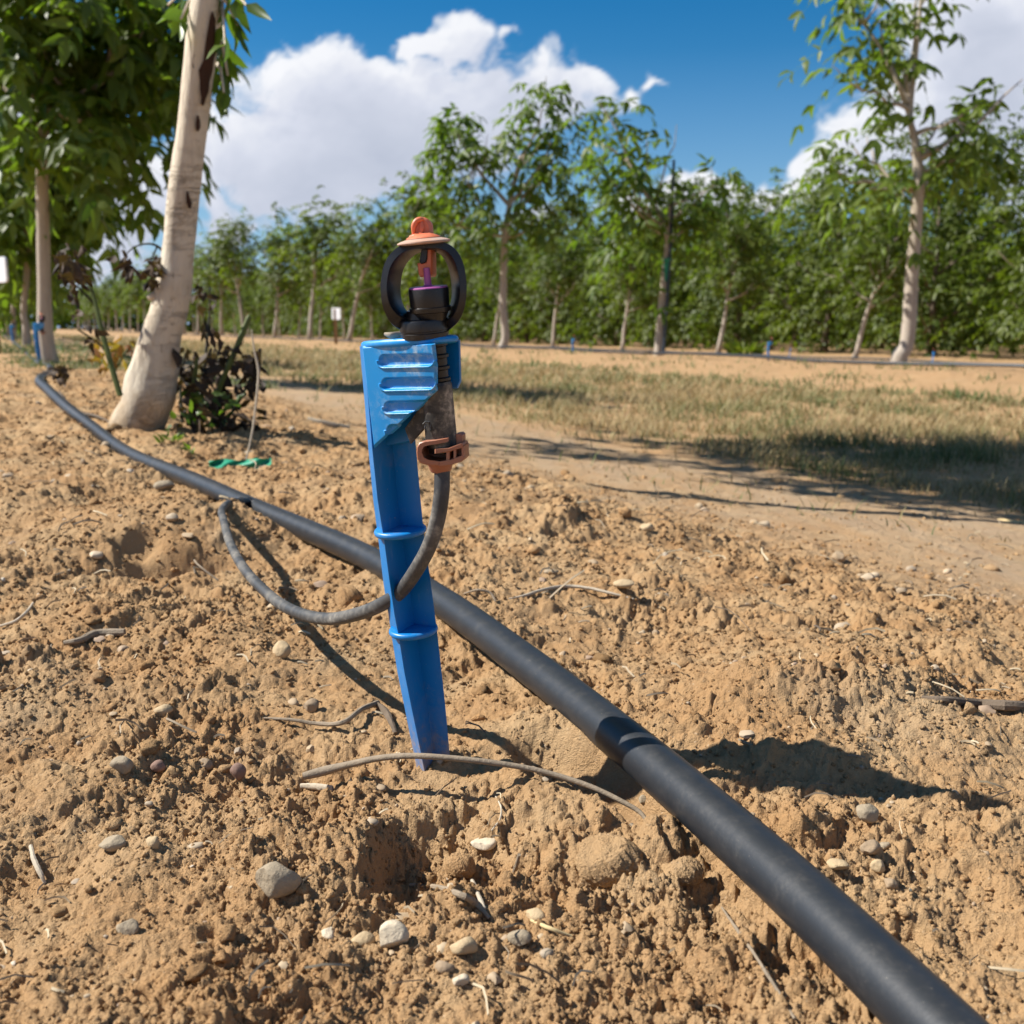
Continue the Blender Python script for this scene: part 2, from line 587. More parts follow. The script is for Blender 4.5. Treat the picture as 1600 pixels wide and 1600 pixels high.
M = {}
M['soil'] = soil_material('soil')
M['crumb'] = soil_material('crumb_soil', True)
M['blue'] = plastic('blue_plastic', (.004, .265, .70), dust=(.30, .47, .66), amount=.55, rough=.36, scale=95, lo=.52, hi=.78)
M['blue_low'] = plastic('blue_plastic_soiled', (.003, .21, .58), dust=(.42, .33, .22), amount=.5, rough=.38, scale=70, lo=.56, hi=.8)
def soil_up(m):
    """mud splashes and scuffs on the lower blade"""
    nt = m.node_tree
    b = nt.nodes['Principled BSDF']
    src = b.inputs['Base Color'].links[0].from_socket
    t = nt.nodes.new('ShaderNodeTexCoord')
    sep = nt.nodes.new('ShaderNodeSeparateXYZ')
    nt.links.new(t.outputs['Object'], sep.inputs[0])
    mp = nt.nodes.new('ShaderNodeMapping')
    mp.inputs['Scale'].default_value = (1, 1, .22)
    nt.links.new(t.outputs['Object'], mp.inputs[0])
    n = nz(nt, 260, 5, .7)
    h = mth(nt, 'ADD', mth(nt, 'MULTIPLY', sep.outputs[2], 14), mth(nt, 'MULTIPLY', n, .9))
    mud = ramp(nt, h, [(.42, (.6,) * 3), (.60, (.14,) * 3), (.85, (0, 0, 0))])
    c = mixc(nt, mud, src, (.42, .29, .165))
    st = ramp(nt, nz(nt, 340, 4, .6, vec=mp.outputs[0]), [(.60, (0, 0, 0)), (.72, (1, 1, 1))])
    c = mixc(nt, mth(nt, 'MULTIPLY', st, .22), c, (.30, .40, .52))
    nt.links.new(c, b.inputs['Base Color'])


soil_up(M['blue_low'])
M['black'] = plastic('black_plastic', (.012, .012, .014), dust=(.20, .19, .18), amount=.35, rough=.36, scale=160, lo=.55, hi=.8)
M['dusty_black'] = plastic('dusty_black_plastic', (.018, .018, .018), dust=(.50, .42, .32), amount=1.3, rough=.55, scale=60, lo=.47, hi=.62)
M['neck'] = plastic('clean_black_plastic', (.010, .010, .011), dust=(.1, .1, .1), amount=.1, rough=.3, scale=160)
M['pipe'] = plastic('black_pipe_plastic', (.020, .023, .028), dust=(.26, .22, .17), amount=.18, rough=.42, scale=110, lo=.46, hi=.8)
M['tube'] = plastic('grey_tube_plastic', (.045, .046, .048), dust=(.40, .36, .30), amount=.9, rough=.5, scale=60, lo=.42, hi=.68)
M['orange'] = plastic('orange_plastic', (.78, .20, .09), dust=(.75, .5, .36), amount=.3, rough=.4, scale=160)
M['peach'] = plastic('faded_peach_plastic', (.60, .36, .25), dust=(.36, .35, .33), amount=.95, rough=.5, scale=120, lo=.35, hi=.6)
M['clay'] = plastic('terracotta_plastic', (.43, .16, .085), dust=(.40, .29, .19), amount=.7, rough=.42, scale=150)
M['purple'] = plastic('purple_plastic', (.42, .10, .34), dust=(.5, .3, .42), amount=.3, rough=.4, scale=160)
M['bark'] = bark_material('whitewashed_bark', (.70, .61, .48), (.36, .25, .16), .54, .78)
def trunk_bark():
    m, nt, b = new_mat('near_trunk_bark')
    t = nt.nodes.new('ShaderNodeTexCoord')
    mp = nt.nodes.new('ShaderNodeMapping')
    mp.inputs['Scale'].default_value = (1, 1, .28)
    nt.links.new(t.outputs['Object'], mp.inputs[0])
    mh = nt.nodes.new('ShaderNodeMapping')
    mh.inputs['Scale'].default_value = (.35, .35, 1.6)
    nt.links.new(t.outputs['Object'], mh.inputs[0])
    base = mixc(nt, nz(nt, 30, 5, .6, vec=mp.outputs[0]), (.66, .56, .42), (.78, .69, .55))
    patch = ramp(nt, nz(nt, 13, 7, .68, vec=mp.outputs[0], dist=.5), [(.50, (0, 0, 0)), (.66, (1, 1, 1))])
    c = mixc(nt, mth(nt, 'MULTIPLY', patch, .5), base, (.37, .26, .16))
    ring = ramp(nt, nz(nt, 26, 6, .7, vec=mh.outputs[0], dist=.8), [(.475, (0, 0, 0)), (.50, (1, 1, 1)), (.525, (0, 0, 0))])
    rm = ramp(nt, nz(nt, 9, 3, .5), [(.45, (0, 0, 0)), (.62, (1, 1, 1))])
    rk = mth(nt, 'MULTIPLY', ring, rm)
    c = mixc(nt, mth(nt, 'MULTIPLY', rk, .28), c, (.26, .18, .11))
    len_ = ramp(nt, nz(nt, 150, 3, .6, vec=mp.outputs[0]), [(.64, (0, 0, 0)), (.70, (1, 1, 1))])
    c = mixc(nt, mth(nt, 'MULTIPLY', len_, .5), c, (.25, .17, .11))
    sep = nt.nodes.new('ShaderNodeSeparateXYZ')
    nt.links.new(t.outputs['Object'], sep.inputs[0])
    mud = ramp(nt, mth(nt, 'ADD', sep.outputs[2], mth(nt, 'MULTIPLY', mth(nt, 'SUBTRACT', nz(nt, 40, 5, .65), .5), .10)), [(.0, (1, 1, 1)), (.055, (0, 0, 0))])
    c = mixc(nt, mth(nt, 'MULTIPLY', mud, .75), c, (.46, .31, .17))
    nt.links.new(c, b.inputs['Base Color'])
    b.inputs['Roughness'].default_value = .82
    b.inputs['Specular IOR Level'].default_value = .2
    h = mth(nt, 'SUBTRACT', mth(nt, 'ADD', nz(nt, 120, 6, .7, vec=mp.outputs[0]), mth(nt, 'MULTIPLY', patch, .35)), mth(nt, 'MULTIPLY', rk, .4))
    bump(nt, b, h, .8, .004)
    return m


M['bark_near'] = trunk_bark()


def limed_blue():
    m, nt, b = new_mat('limed_blue_plastic')
    t = nt.nodes.new('ShaderNodeTexCoord')
    sep = nt.nodes.new('ShaderNodeSeparateXYZ')
    nt.links.new(t.outputs['Object'], sep.inputs[0])
    base = mixc(nt, nz(nt, 70, 4, .6), (.004, .245, .62), (.006, .30, .74))
    side = ramp(nt, mth(nt, 'ADD', mth(nt, 'MULTIPLY', sep.outputs[0], 40), mth(nt, 'ADD', 1.0, mth(nt, 'MULTIPLY', mth(nt, 'SUBTRACT', nz(nt, 130, 4, .6), .5), .9))), [(.40, (0, 0, 0)), (.85, (1, 1, 1))])
    f = ramp(nt, nz(nt, 420, 5, .7), [(.42, (0, 0, 0)), (.62, (1, 1, 1))])
    g2 = ramp(nt, nz(nt, 110, 5, .65, dist=.4), [(.46, (0, 0, 0)), (.62, (1, 1, 1))])
    d = mth(nt, 'MULTIPLY', mth(nt, 'MULTIPLY', side, f), mth(nt, 'MULTIPLY', g2, .75))
    d = mth(nt, 'ADD', d, mth(nt, 'MULTIPLY', mth(nt, 'MULTIPLY', g2, f), .16))
    c = mixc(nt, d, base, (.42, .56, .68))
    nt.links.new(c, b.inputs['Base Color'])
    nt.links.new(mth(nt, 'ADD', mth(nt, 'MULTIPLY', d, .5), .36, True), b.inputs['Roughness'])
    bump(nt, b, nz(nt, 500, 4, .6), .12, .0004)
    return m


M['plate'] = limed_blue()
M['scar'] = plain('dark_scar_wood', (.055, .025, .014), .4, 80, .9, .6, .002)
M['bark_far'] = bark_material('pale_grey_bark', (.50, .43, .35), (.26, .20, .15), .5, .75, 6)
M['bark_dark'] = bark_material('brown_bark', (.22, .17, .12), (.10, .075, .055), .45, .7, 8)
M['leaf'] = leaf_material('walnut_leaf', (.062, .114, .014), (.205, .265, .044), .52)
M['leaf_near'] = leaf_material('near_leaf', (.040, .092, .014), (.145, .22, .035), .42, .38)
M['leaf_far'] = leaf_material('far_leaf', (.064, .108, .010), (.20, .245, .034), .48, .5)
M['dead_leaf'] = leaf_material('withered_leaf', (.016, .011, .008), (.105, .062, .034), .22, .7)
M['yellow_leaf'] = leaf_material('yellowing_leaf', (.30, .10, .03), (.36, .29, .06), .35, .6)
M['green_stem'] = plain('green_stem', (.10, .13, .03), .3, 60, .6)
M['dead_stem'] = plain('dark_stem', (.035, .035, .014), .4, 60, .7)
M['twig'] = plain('grey_twig_bark', (.30, .235, .165), .38, 240, .85, .6, .0008)
M['pale_twig'] = plain('pale_dry_stalk', (.52, .44, .33), .25, 240, .85, .5, .0006)
M['dark_twig'] = plain('dark_stick_bark', (.16, .12, .085), .4, 160, .9, .8, .001)
M['straw'] = plain('straw_stalk', (.62, .47, .24), .2, 200, .8, .3, .0004)
M['stone_grey'] = plain('grey_stone', (.37, .295, .20), .30, 110, .85, .7, .0012)
M['stone_white'] = plain('white_quartz_stone', (.64, .53, .38), .25, 130, .75, .6, .001)
M['stone_brown'] = plain('brown_stone', (.36, .26, .165), .25, 130, .85, .6, .001)
M['stone_purple'] = plain('purple_stone', (.26, .16, .12), .22, 130, .8, .5, .0008)
M['stone_tan'] = plain('tan_stone', (.52, .385, .225), .2, 130, .85, .6, .001)
M['tie'] = plain('green_ribbon_plastic', (.010, .30, .165), .2, 60, .45, .2, .001, spec=.5)
M['board'] = plain('white_board', (.82, .83, .86), .05, 20, .5, 0)
M['post'] = plain('wooden_post', (.36, .21, .10), .3, 25, .85, .4, .002)
M['stake_green'] = plain('green_tie_far', (.02, .22, .14), .2, 20, .6, 0)

# ================================================================== the soil
def build_ground():
    fine = np.linspace(-.64, .64, 900)
    side = np.concatenate([np.linspace(.66, 1.2, 28), np.geomspace(1.3, 120, 26)])
    u = np.concatenate([-side[::-1], fine, side])
    back = np.array([-25, -8, -3, -1.2, -.6, -.3, -.15, -.05, .03, .08])
    y1 = .115 * np.exp(np.arange(0, math.log(3.2 / .115), .0026))
    y2 = np.geomspace(y1[-1] * 1.006, 420, 330)
    ys = np.concatenate([back, y1, y2])
    wid = np.sqrt(ys ** 2 + .1 ** 2)
    X = wid[:, None] * u[None, :]
    Y = np.repeat(ys[:, None], len(u), 1)
    # shake the lattice so it never lines up
    Z = np.empty_like(X)
    for i in range(0, len(ys), 200):
        Z[i:i + 200] = height(X[i:i + 200], Y[i:i + 200])
    ny, nx = X.shape
    V = np.stack([X, Y, Z], -1).reshape(-1, 3)
    a = (np.arange(ny - 1)[:, None] * nx + np.arange(nx - 1)[None, :]).ravel()
    Q = np.stack([a, a + 1, a + nx + 1, a + nx], 1)
    me = mesh_np('ground', V, Q)
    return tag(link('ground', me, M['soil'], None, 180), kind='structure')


build_ground()


def ico(sub):
    import bmesh
    bm = bmesh.new()
    bmesh.ops.create_icosphere(bm, subdivisions=sub, radius=1)
    V = np.array([v.co[:] for v in bm.verts])
    F = np.array([[v.index for v in f.verts] for f in bm.faces])
    bm.free()
    return V, F


ICO1, ICO2, ICO3 = ico(1), ico(2), ico(3)


def scatter_lumps(P, size, sub, seed, jit=.28, sink=.35, flat=(.6, 1.0)):
    """irregular lumps as one vertex / triangle pair of arrays"""
    g = np.random.default_rng(seed)
    V0, F0 = sub
    n, m = len(P), len(V0)
    rad = 1 + jit * (g.random((n, m)) * 2 - 1)
    # a few flat cuts make them angular
    V = V0[None] * rad[..., None]
    for _ in range(3):
        d = g.normal(size=(n, 3))
        d /= np.linalg.norm(d, axis=1)[:, None]
        k = .45 + .45 * g.random(n)
        over = np.maximum(0, np.einsum('nmi,ni->nm', V, d) - k[:, None])
        V = V - over[..., None] * d[:, None]
    sc = np.stack([.8 + .5 * g.random(n), .7 + .4 * g.random(n), flat[0] + (flat[1] - flat[0]) * g.random(n)], 1)
    V = V * sc[:, None]
    a = g.random(n) * 6.283
    c, s = np.cos(a)[:, None], np.sin(a)[:, None]
    V = np.stack([V[..., 0] * c - V[..., 1] * s, V[..., 0] * s + V[..., 1] * c, V[..., 2]], -1)
    V = V * size[:, None, None]
    V = V + P[:, None]
    V[..., 2] += (size * sc[:, 2] * (1 - 2 * sink))[:, None]
    T = (F0[None] + (np.arange(n) * m)[:, None, None]).reshape(-1, 3)
    return V.reshape(-1, 3), T


def ground_points(n, y0, y1, umax, seed, power=1.0):
    g = np.random.default_rng(seed)
    y = y0 * (y1 / y0) ** (g.random(n) ** power)
    x = (g.random(n) * 2 - 1) * umax * y
    return x, y


def rough_mask(x, y, g):
    s = NRM[0] * x + NRM[1] * y
    keep = (s < .62 + .08 * g.normal(size=len(x))) | (g.random(len(x)) < .10)
    dens = sstep(-.3, .35, fbm(x / .09, y / .09, 3, 41))
    ppx = np.interp(y, _py, _px)
    d = np.abs(x - ppx) * np.interp(y, _py, _pcs)
    return keep & (g.random(len(x)) < .25 + .75 * dens) & (d > .0115)


def build_crumbs():
    g = np.random.default_rng(3)
    VV, TT, off = [], [], 0
    for n, sub, lo, hi, pw, seed in ((105000, ICO1, .00038, .0013, 2.4, 11), (1500, ICO2, .0012, .0034, 3.5, 12)):
        x, y = ground_points(n, .135, 2.6, .62, seed, .85)
        k = rough_mask(x, y, g)
        x, y = x[k], y[k]
        size = (lo + (hi - lo) * g.random(len(x)) ** pw) * np.clip((y / .36) ** .8, .8, 2.6)
        P = np.stack([x, y, height(x, y)], 1)
        V, T = scatter_lumps(P, size, sub, seed + 50, .38, .42)
        VV.append(V); TT.append(T + off); off += len(V)
    me = mesh_np('soil_crumbs', np.concatenate(VV), None, np.concatenate(TT))
    return tag(link('soil_crumbs', me, M['crumb'], None, None), 'loose crumbs of dry sandy soil lying over the ground', 'soil', kind='stuff')


build_crumbs()


def build_gravel():
    g = np.random.default_rng(5)
    x, y = ground_points(720, .14, 2.2, .62, 21, .8)
    s = NRM[0] * x + NRM[1] * y
    ppx = np.interp(y, _py, _px)
    d = np.abs(x - ppx) * np.interp(y, _py, _pcs)
    k = (d > .013) & (s < .75)
    x, y = x[k], y[k]
    size = (.0007 + .0024 * g.random(len(x)) ** 3.5) * np.clip(y / .34, .8, 2.2)
    V, T = scatter_lumps(np.stack([x, y, height(x, y)], 1), size, ICO2, 77, .20, .38, (.5, .9))
    me = mesh_np('gravel', V, None, T)
    m, nt, b = new_mat('small_pebbles')
    geo = nt.nodes.new('ShaderNodeNewGeometry')
    c = ramp(nt, geo.outputs['Random Per Island'], [(0, (.30, .22, .14)), (.2, (.46, .34, .21)), (.4, (.28, .19, .14)), (.55, (.52, .40, .25)), (.75, (.34, .28, .21)), (.93, (.55, .43, .29)), (.985, (.68, .60, .48))])
    c = mixc(nt, nz(nt, 500, 4, .6), c, mixc(nt, .5, c, (.42, .30, .18)))
    nt.links.new(c, b.inputs['Base Color'])
    b.inputs['Roughness'].default_value = .8
    tag(link('gravel', me, m, None, 50), 'small mixed pebbles scattered through the sandy soil', 'gravel', kind='stuff')
    # bits of dry straw and root
    n = 700
    x, y = ground_points(n, .15, 2.4, .62, 31, .8)
    kk = np.abs(x - np.interp(y, _py, _px)) * np.interp(y, _py, _pcs) > .03
    x, y = x[kk], y[kk]
    n = len(x)
    z = height(x, y)
    Vs, Ts, off = [], [], 0
    for i in range(n):
        L = (.003 + .012 * g.random() ** 2) * min(1.5, max(.8, y[i] / .35))
        w = (.00018 + .00022 * g.random()) * min(1.5, max(.8, y[i] / .35))
        a = g.random() * 6.28
        e = g.normal() * .22
        d = np.array([math.cos(a), math.sin(a), e])
        sd = np.array([-d[1], d[0], 0])
        pts = []
        for k in range(4):
            tt = k / 3
            c_ = np.array([x[i], y[i], z[i] + .0006 + abs(e) * L]) + d * L * (tt - .5) + np.array([0, 0, 1]) * L * .12 * math.sin(tt * 3.1) + sd * L * .12 * math.sin(tt * 4 + i)
            pts += [c_ + sd * w, c_ - sd * w * .5 + np.array([0, 0, w * 1.3]), c_ - sd * w * .5 - np.array([0, 0, w])]
        Vs += pts
        for k in range(3):
            for q in range(3):
                A, B = off + k * 3 + q, off + k * 3 + (q + 1) % 3
                Ts += [(A, B, B + 3), (A, B + 3, A + 3)]
        off += 12
    m2, nt, b = new_mat('litter_bits')
    geo = nt.nodes.new('ShaderNodeNewGeometry')
    c = ramp(nt, geo.outputs['Random Per Island'], [(0, (.20, .15, .10)), (.35, (.38, .30, .2)), (.7, (.56, .46, .3)), (1, (.10, .075, .055))])
    nt.links.new(c, b.inputs['Base Color'])
    b.inputs['Roughness'].default_value = .85
    tag(link('plant_litter', mesh_np('plant_litter', np.array(Vs), None, np.array(Ts)), m2, None, 50), 'short bits of dry straw and root littering the soil', 'litter', kind='stuff')


build_gravel()

# ------------------------------------------------------------------ single stones and clods
def ground_hit(px, py):
    """where the sight line of a photo pixel meets the soil"""
    lo = None
    ts = np.geomspace(.15, 8, 1500)
    P = np.array([atd(px, py, t) for t in ts])
    dz = P[:, 2] - height(P[:, 0], P[:, 1])
    i = int(np.argmax(dz < 0))
    p = P[i].copy()
    return p, ts[i]


def stone(px, py, wpx, name, mat, label, cat='stone', group=None, flat=.7, seed=0, asp=.8, cuts=6, sink=.3, jit=.05):
    p, t = ground_hit(px, py + wpx * .25)
    r = wpx * t / 1600 / 2
    g = np.random.default_rng(seed + 1000)
    V, F = ICO3
    V = V.copy()
    for _ in range(cuts):
        d = g.normal(size=3)
        d /= np.linalg.norm(d)
        k = .55 + .3 * g.random()
        V = V - np.maximum(0, V @ d - k)[:, None] * d
    V = V * (1 + .5 * jit * (np.sin(V[:, :1] * 5 + seed) + np.sin(V[:, 1:2] * 7 + seed * 2) + g.normal(size=(len(V), 1)) * .35))
    V = V / np.abs(V[:, 0]).max()
    V = V * np.array([1, asp, flat]) * r
    a = g.normal() * .35
    V = V @ np.array([[math.cos(a), math.sin(a), 0], [-math.sin(a), math.cos(a), 0], [0, 0, 1]])
    zb = float(height(p[0], p[1]))
    o = link(name, mesh_np(name, V, None, F), mat, None, 55, loc=(p[0], p[1], zb + r * flat * (1 - 2 * sink)))
    return tag(o, label, cat, group)


stone(433, 1376, 80, 'stone', M['stone_grey'], 'large blocky grey stone casting a shadow at lower left', flat=.72, seed=3, cuts=9, sink=.12, asp=.7)
stone(613, 1466, 54, 'stone', M['stone_white'], 'knobbly white quartz stone below the pit by the blue stake', flat=.85, seed=8, cuts=8, sink=.12)
stone(1355, 1272, 36, 'stone', M['stone_grey'], 'grey angular stone at the edge of the sprinkler shadow', flat=.75, seed=12, sink=.15)
stone(1360, 1328, 34, 'stone', M['stone_brown'], 'pointed brown stone just below the grey one right of the pipe', flat=.9, seed=13, cuts=9, sink=.2)
stone(1372, 1356, 26, 'stone', M['stone_tan'], 'round tan stone between two others right of the pipe', flat=.8, seed=14)
stone(1390, 1378, 24, 'stone', M['stone_brown'], 'lowest brown stone of the cluster right of the pipe', flat=.7, seed=15)
stone(1382, 1320, 20, 'stone', M['stone_grey'], 'small grey stone beside the pointed brown stone', flat=.7, seed=16)
stone(1308, 1350, 36, 'stone', M['stone_tan'], 'long flat tan stone left of the stone cluster', flat=.4, seed=17)
stone(192, 1195, 38, 'stone', M['stone_grey'], 'rounded greyish stone on the left slope, larger than its neighbours', flat=.75, seed=18)
stone(248, 1200, 24, 'stone', M['stone_purple'], 'small mauve stone just right of the rounded greyish stone', flat=.8, seed=19)
stone(256, 1108, 30, 'stone', M['stone_tan'], 'cream pebble lit from the left high on the left slope', flat=.7, seed=20)
stone(373, 1223, 26, 'stone', M['stone_purple'], 'smooth purple pebble left of the arched twig end', flat=1.1, seed=21, cuts=2)
stone(320, 1195, 26, 'stone', M['stone_brown'], 'tan brown stone above the purple pebble', flat=.8, seed=22)
stone(178, 1315, 44, 'stone', M['stone_grey'], 'dark mottled stone half sunk in the lower left soil', flat=.6, seed=23)
stone(240, 1316, 24, 'stone', M['stone_tan'], 'pinkish tan pebble right of the dark mottled stone', flat=.9, seed=24)
stone(200, 1447, 38, 'stone', M['stone_grey'], 'grey split stone near the lower left corner', flat=.7, seed=25)
stone(725, 1478, 46, 'stone', M['stone_tan'], 'large cracked tan stone at the bottom middle', flat=.7, seed=26, cuts=3)
stone(695, 1507, 32, 'stone', M['stone_brown'], 'rounded brown stone next to the cracked tan stone', flat=.7, seed=27, cuts=3)
stone(720, 1530, 28, 'stone', M['stone_white'], 'pale stone under the rounded brown stone at bottom middle', flat=.8, seed=28)
stone(565, 1465, 44, 'stone', M['stone_tan'], 'tan stone left of the white quartz stone', flat=.65, seed=29, cuts=3)
stone(515, 1460, 26, 'stone', M['stone_white'], 'small cream stone left of the tan stone at the bottom', flat=.6, seed=30)
stone(812, 1460, 40, 'stone', M['stone_grey'], 'oval grey stone beside the yellow straw', flat=.6, seed=31, cuts=3)
stone(838, 1428, 36, 'stone', M['stone_tan'], 'dusty tan stone above the yellow straw', flat=.5, seed=32, cuts=3)
stone(1005, 1253, 15, 'stone', M['stone_grey'], 'chip of grey stone wedged against the pipe where the twig ends', flat=1.2, seed=33)
stone(975, 907, 34, 'stone', M['stone_tan'], 'flat buff stone above the thin pale twig', flat=.35, seed=34, cuts=3)
stone(860, 890, 26, 'stone', M['stone_grey'], 'small dark flat stone above the left end of the pale twig', flat=.35, seed=35, cuts=3)
stone(1010, 823, 22, 'stone', M['stone_tan'], 'lone pale pebble near the wheel track', flat=.8, seed=36, cuts=3)
stone(258, 756, 34, 'stone', M['stone_grey'], 'grey stone half under the pipe left of the tube joint', flat=.5, seed=37, cuts=3)
stone(757, 1321, 44, 'stone', M['stone_white'], 'crumbly whitish lump on the rim of the pit', flat=.45, seed=38, cuts=5)
stone(487, 1100, 30, 'stone', M['stone_brown'], 'brown stone in the shade of the feed tube', flat=.8, seed=39)
stone(440, 1015, 30, 'stone', M['stone_tan'], 'upright tan stone with a hollow shadow below the feed tube', flat=1.0, seed=40)


def clod(px, py, wpx, label, seed, flat=.7, asp=.85):
    p, t = ground_hit(px, py + wpx * .28)
    r = wpx * t / 1600 / 2
    V, F = ICO3
    import bmesh
    bm = bmesh.new()
    bmesh.ops.create_icosphere(bm, subdivisions=6, radius=1)
    V = np.array([v.co[:] for v in bm.verts])
    F = np.array([[v.index for v in f.verts] for f in bm.faces])
    bm.free()
    g = np.random.default_rng(seed)
    for _ in range(5):
        d = g.normal(size=3); d /= np.linalg.norm(d)
        V = V - np.maximum(0, V @ d - (.62 + .25 * g.random()))[:, None] * d
    q = V * 2.1 + seed
    dsp = .16 * fbm(q[:, 0] + .7 * q[:, 2], q[:, 1] - .6 * q[:, 2], 4, seed) + .05 * fbm(q[:, 0] * 6 + q[:, 2] * 3, q[:, 1] * 6 - q[:, 2] * 4, 4, seed + 9, .65)
    V = V * (1 + dsp)[:, None] * np.array([1, asp, flat]) * r
    zb = float(height(p[0], p[1]))
    o = link('soil_clod', mesh_np('soil_clod', V, None, F), M['soil'], None, 180, loc=(p[0], p[1], zb + r * flat * .35))
    return tag(o, label, 'clod')


clod(945, 1330, 118, 'largest lump of sandy soil below the arched twig', 4, .72)
clod(1065, 1357, 66, 'smaller soil lump right of the large one, beside the pipe', 6, .75)
clod(720, 1352, 48, 'ragged dark clod standing in the pit', 9, .9)
clod(545, 930, 46, 'tan clod behind the hanging loop of tube', 15, .9)

# ================================================================== water pipe
def polyline_until(P, ymax):
    return P[P[:, 1] <= ymax]


pipe = empty('irrigation_pipe', (*PIPE_W[3][:2], 0), 'thick black water pipe running across the soil past the blue stake', 'pipe')
mb = MB()
dense = catmull(PIPE_W, 14)
mb.sweep(dense, PIPE_R, 40)
o = mb.build('pipe_wall', M['pipe'], pipe, origin=pipe.location)
# barbed joint where the thin tube leaves the pipe
mb = MB()
j0, j1 = atd(398, 788, .795), atd(376, 783, .775)
mb.sweep([j0, j0 * .55 + j1 * .45], [.0046, .0042], 16)
mb.sweep([j0 * .5 + j1 * .5, j1], [.0034, .0031], 16)
mb.build('barbed_joint', M['black'], pipe, origin=pipe.location)

tube_pts = [(384, 784, .783), (362, 784, .750), (347, 796, .69), (350, 815, .62), (361, 852, .555), (385, 893, .495), (428, 936, .445), (470, 959, .415), (515, 967, .390),
            (560, 959, .367), (597, 944, .3485), (626, 924, .3385), (652, 888, .3290), (672, 850, .3230), (684, 810, .3190), (690, 770, .3170), (691, 735, .3165)]
mb = MB()
TW = np.array([atd(*p) for p in tube_pts])
mb.sweep(TW, .00245, 18, per=10)
tube = mb.build('feed_tube', M['tube'], None, origin=TW[8])
tag(tube, 'thin dusty grey tube looping from the pipe through the stake to the sprinkler', 'tube')

# ================================================================== sprinkler on its blue stake
def YA(py):
    """the stake leans a little towards the camera"""
    return .332 - .014 * (1205 - py) / 755


BASE = at(676, 1205, .332)
BASE[2] = 0
hero = empty('sprinkler_stake', BASE, 'blue plastic stake in sharp focus holding a black and orange sprinkler', 'sprinkler')

lv = [(541, 562, 568, 640), (620, 569, 575, 644), (700, 575.5, 581.5, 650), (780, 583, 590, 657), (850, 592, 601, 664), (910, 599, 609, 673), (960, 607, 616.5, 679.5),
      (1000, 613, 624, 684.5), (1050, 621, 632, 690), (1100, 631, 642, 695.5), (1150, 641, 652.5, 700), (1205, 652, 663.5, 705), (1330, 676, 687, 716)]
sec = []
for py, d_, a_, b_ in lv:
    y0 = YA(py)
    k = 1.0 if py < 1000 else 1.0 - .3 * (py - 1000) / 200
    k = max(k, .6)
    A = at(a_, py, y0 - .001)
    D = at(d_, py, y0 + .0085 * k)
    C = at(a_ + .47 * (b_ - a_), py, y0 + .0075 * k)
    B = at(b_, py, y0 + .0028 * k)
    B2 = at(b_ - .5, py, y0 + .0046 * k)
    E = at(a_ + .47 * (b_ - a_), py, y0 + .0105 * k)
    dn = (D - A) / np.linalg.norm(D - A)
    cn = (C - A) / np.linalg.norm(C - A)
    sec.append([A + dn * .0009, A + dn * .00025 + cn * -.0000, A + cn * .00025, A + cn * .0009, C, C + (B - C) * .02, B + (C - B) * .03, B, B2, E, D, D * .5 + A * .5])
fine = []
for i in range(len(sec) - 1):
    for q in range(4):
        fine.append([sec[i][k] * (1 - q / 4) + sec[i + 1][k] * (q / 4) for k in range(len(sec[0]))])
fine.append(sec[-1])
mb = MB()
mb.loft(fine)
stakeb = mb.build('stake_body', M['blue_low'], hero, origin=BASE, smooth=30)

AX = lambda py: at(658 + (690 - 658) * (py - 340) / 350, py, YA(py) - .0088)
EAX = AX(360) - AX(690)
EAX /= np.linalg.norm(EAX)
PX = .315 / 1600          # one photo pixel at the head, in metres


def disc_prof(r, th, rd):
    out = []
    for k in range(7):
        a = -math.pi / 2 + math.pi * k / 6
        out.append((th / 2 * math.sin(a), r - rd + rd * math.cos(a)))
    return out


for py, pc, rr in ((829, 625.5, .00865), (984, 646, .0083)):
    mb = MB()
    c = at(pc, py, YA(py) + .0042)
    mb.lathe(c, EAX, disc_prof(rr, .0021, .0009), 48, 1, .9)
    mb.build('collar', M['blue_low'], stakeb, origin=None)
    bpy.context.view_layer.update()
    ch = stakeb.children[-1] if False else [o for o in bpy.data.objects if o.name.startswith('collar')][-1]
    ch.data.transform(Matrix.Translation(-Vector(BASE)))

# ribbed plate: the lit slanting plate with four pressed slots
NU, NV = 150, 200
slots = [(592, 553.5, 677.5, 573.5), (596, 590, 679.5, 609.5), (600, 626.5, 690, 645.5), (604, 663, 700, 682)]
U, Vv = np.meshgrid(np.linspace(0, 1, NU), np.linspace(0, 1, NV))
Lx, Ly = 563.5 + (582 - 563.5) * Vv, 541 + (701 - 541) * Vv
Rx, Ry = 677.5 + (681.5 - 677.5) * np.minimum(1, Vv * 2.2), 537 + (610 - 537) * Vv
PXX, PYY = Lx + (Rx - Lx) * U, Ly + (Ry - Ly) * U
dep = np.zeros_like(PXX)
for i, (x0, y0, x1, y1) in enumerate(slots):
    tilt = (PXX - x0) * -.025
    cx, cy, hx, hy, rd = (x0 + x1) / 2, (y0 + y1) / 2, (x1 - x0) / 2, (y1 - y0) / 2, 8.5
    qx, qy = np.abs(PXX - cx) - hx + rd, np.abs(PYY - tilt - cy) - hy + rd
    sd = np.sqrt(np.maximum(qx, 0) ** 2 + np.maximum(qy, 0) ** 2) + np.minimum(np.maximum(qx, qy), 0) - rd
    dep += .0010 * (1 - sstep(-3.0, .4, sd))
    dep -= .0005 * np.exp(-((sd - 1.8) / 1.6) ** 2) * (PYY > cy)
edge = np.minimum(np.minimum(U * 110, (1 - U) * 110), np.minimum(Vv * 160, (1 - Vv) * 160))
dep += .0007 * (1 - sstep(0, 3.2, edge))
front = np.zeros(PXX.shape + (3,))
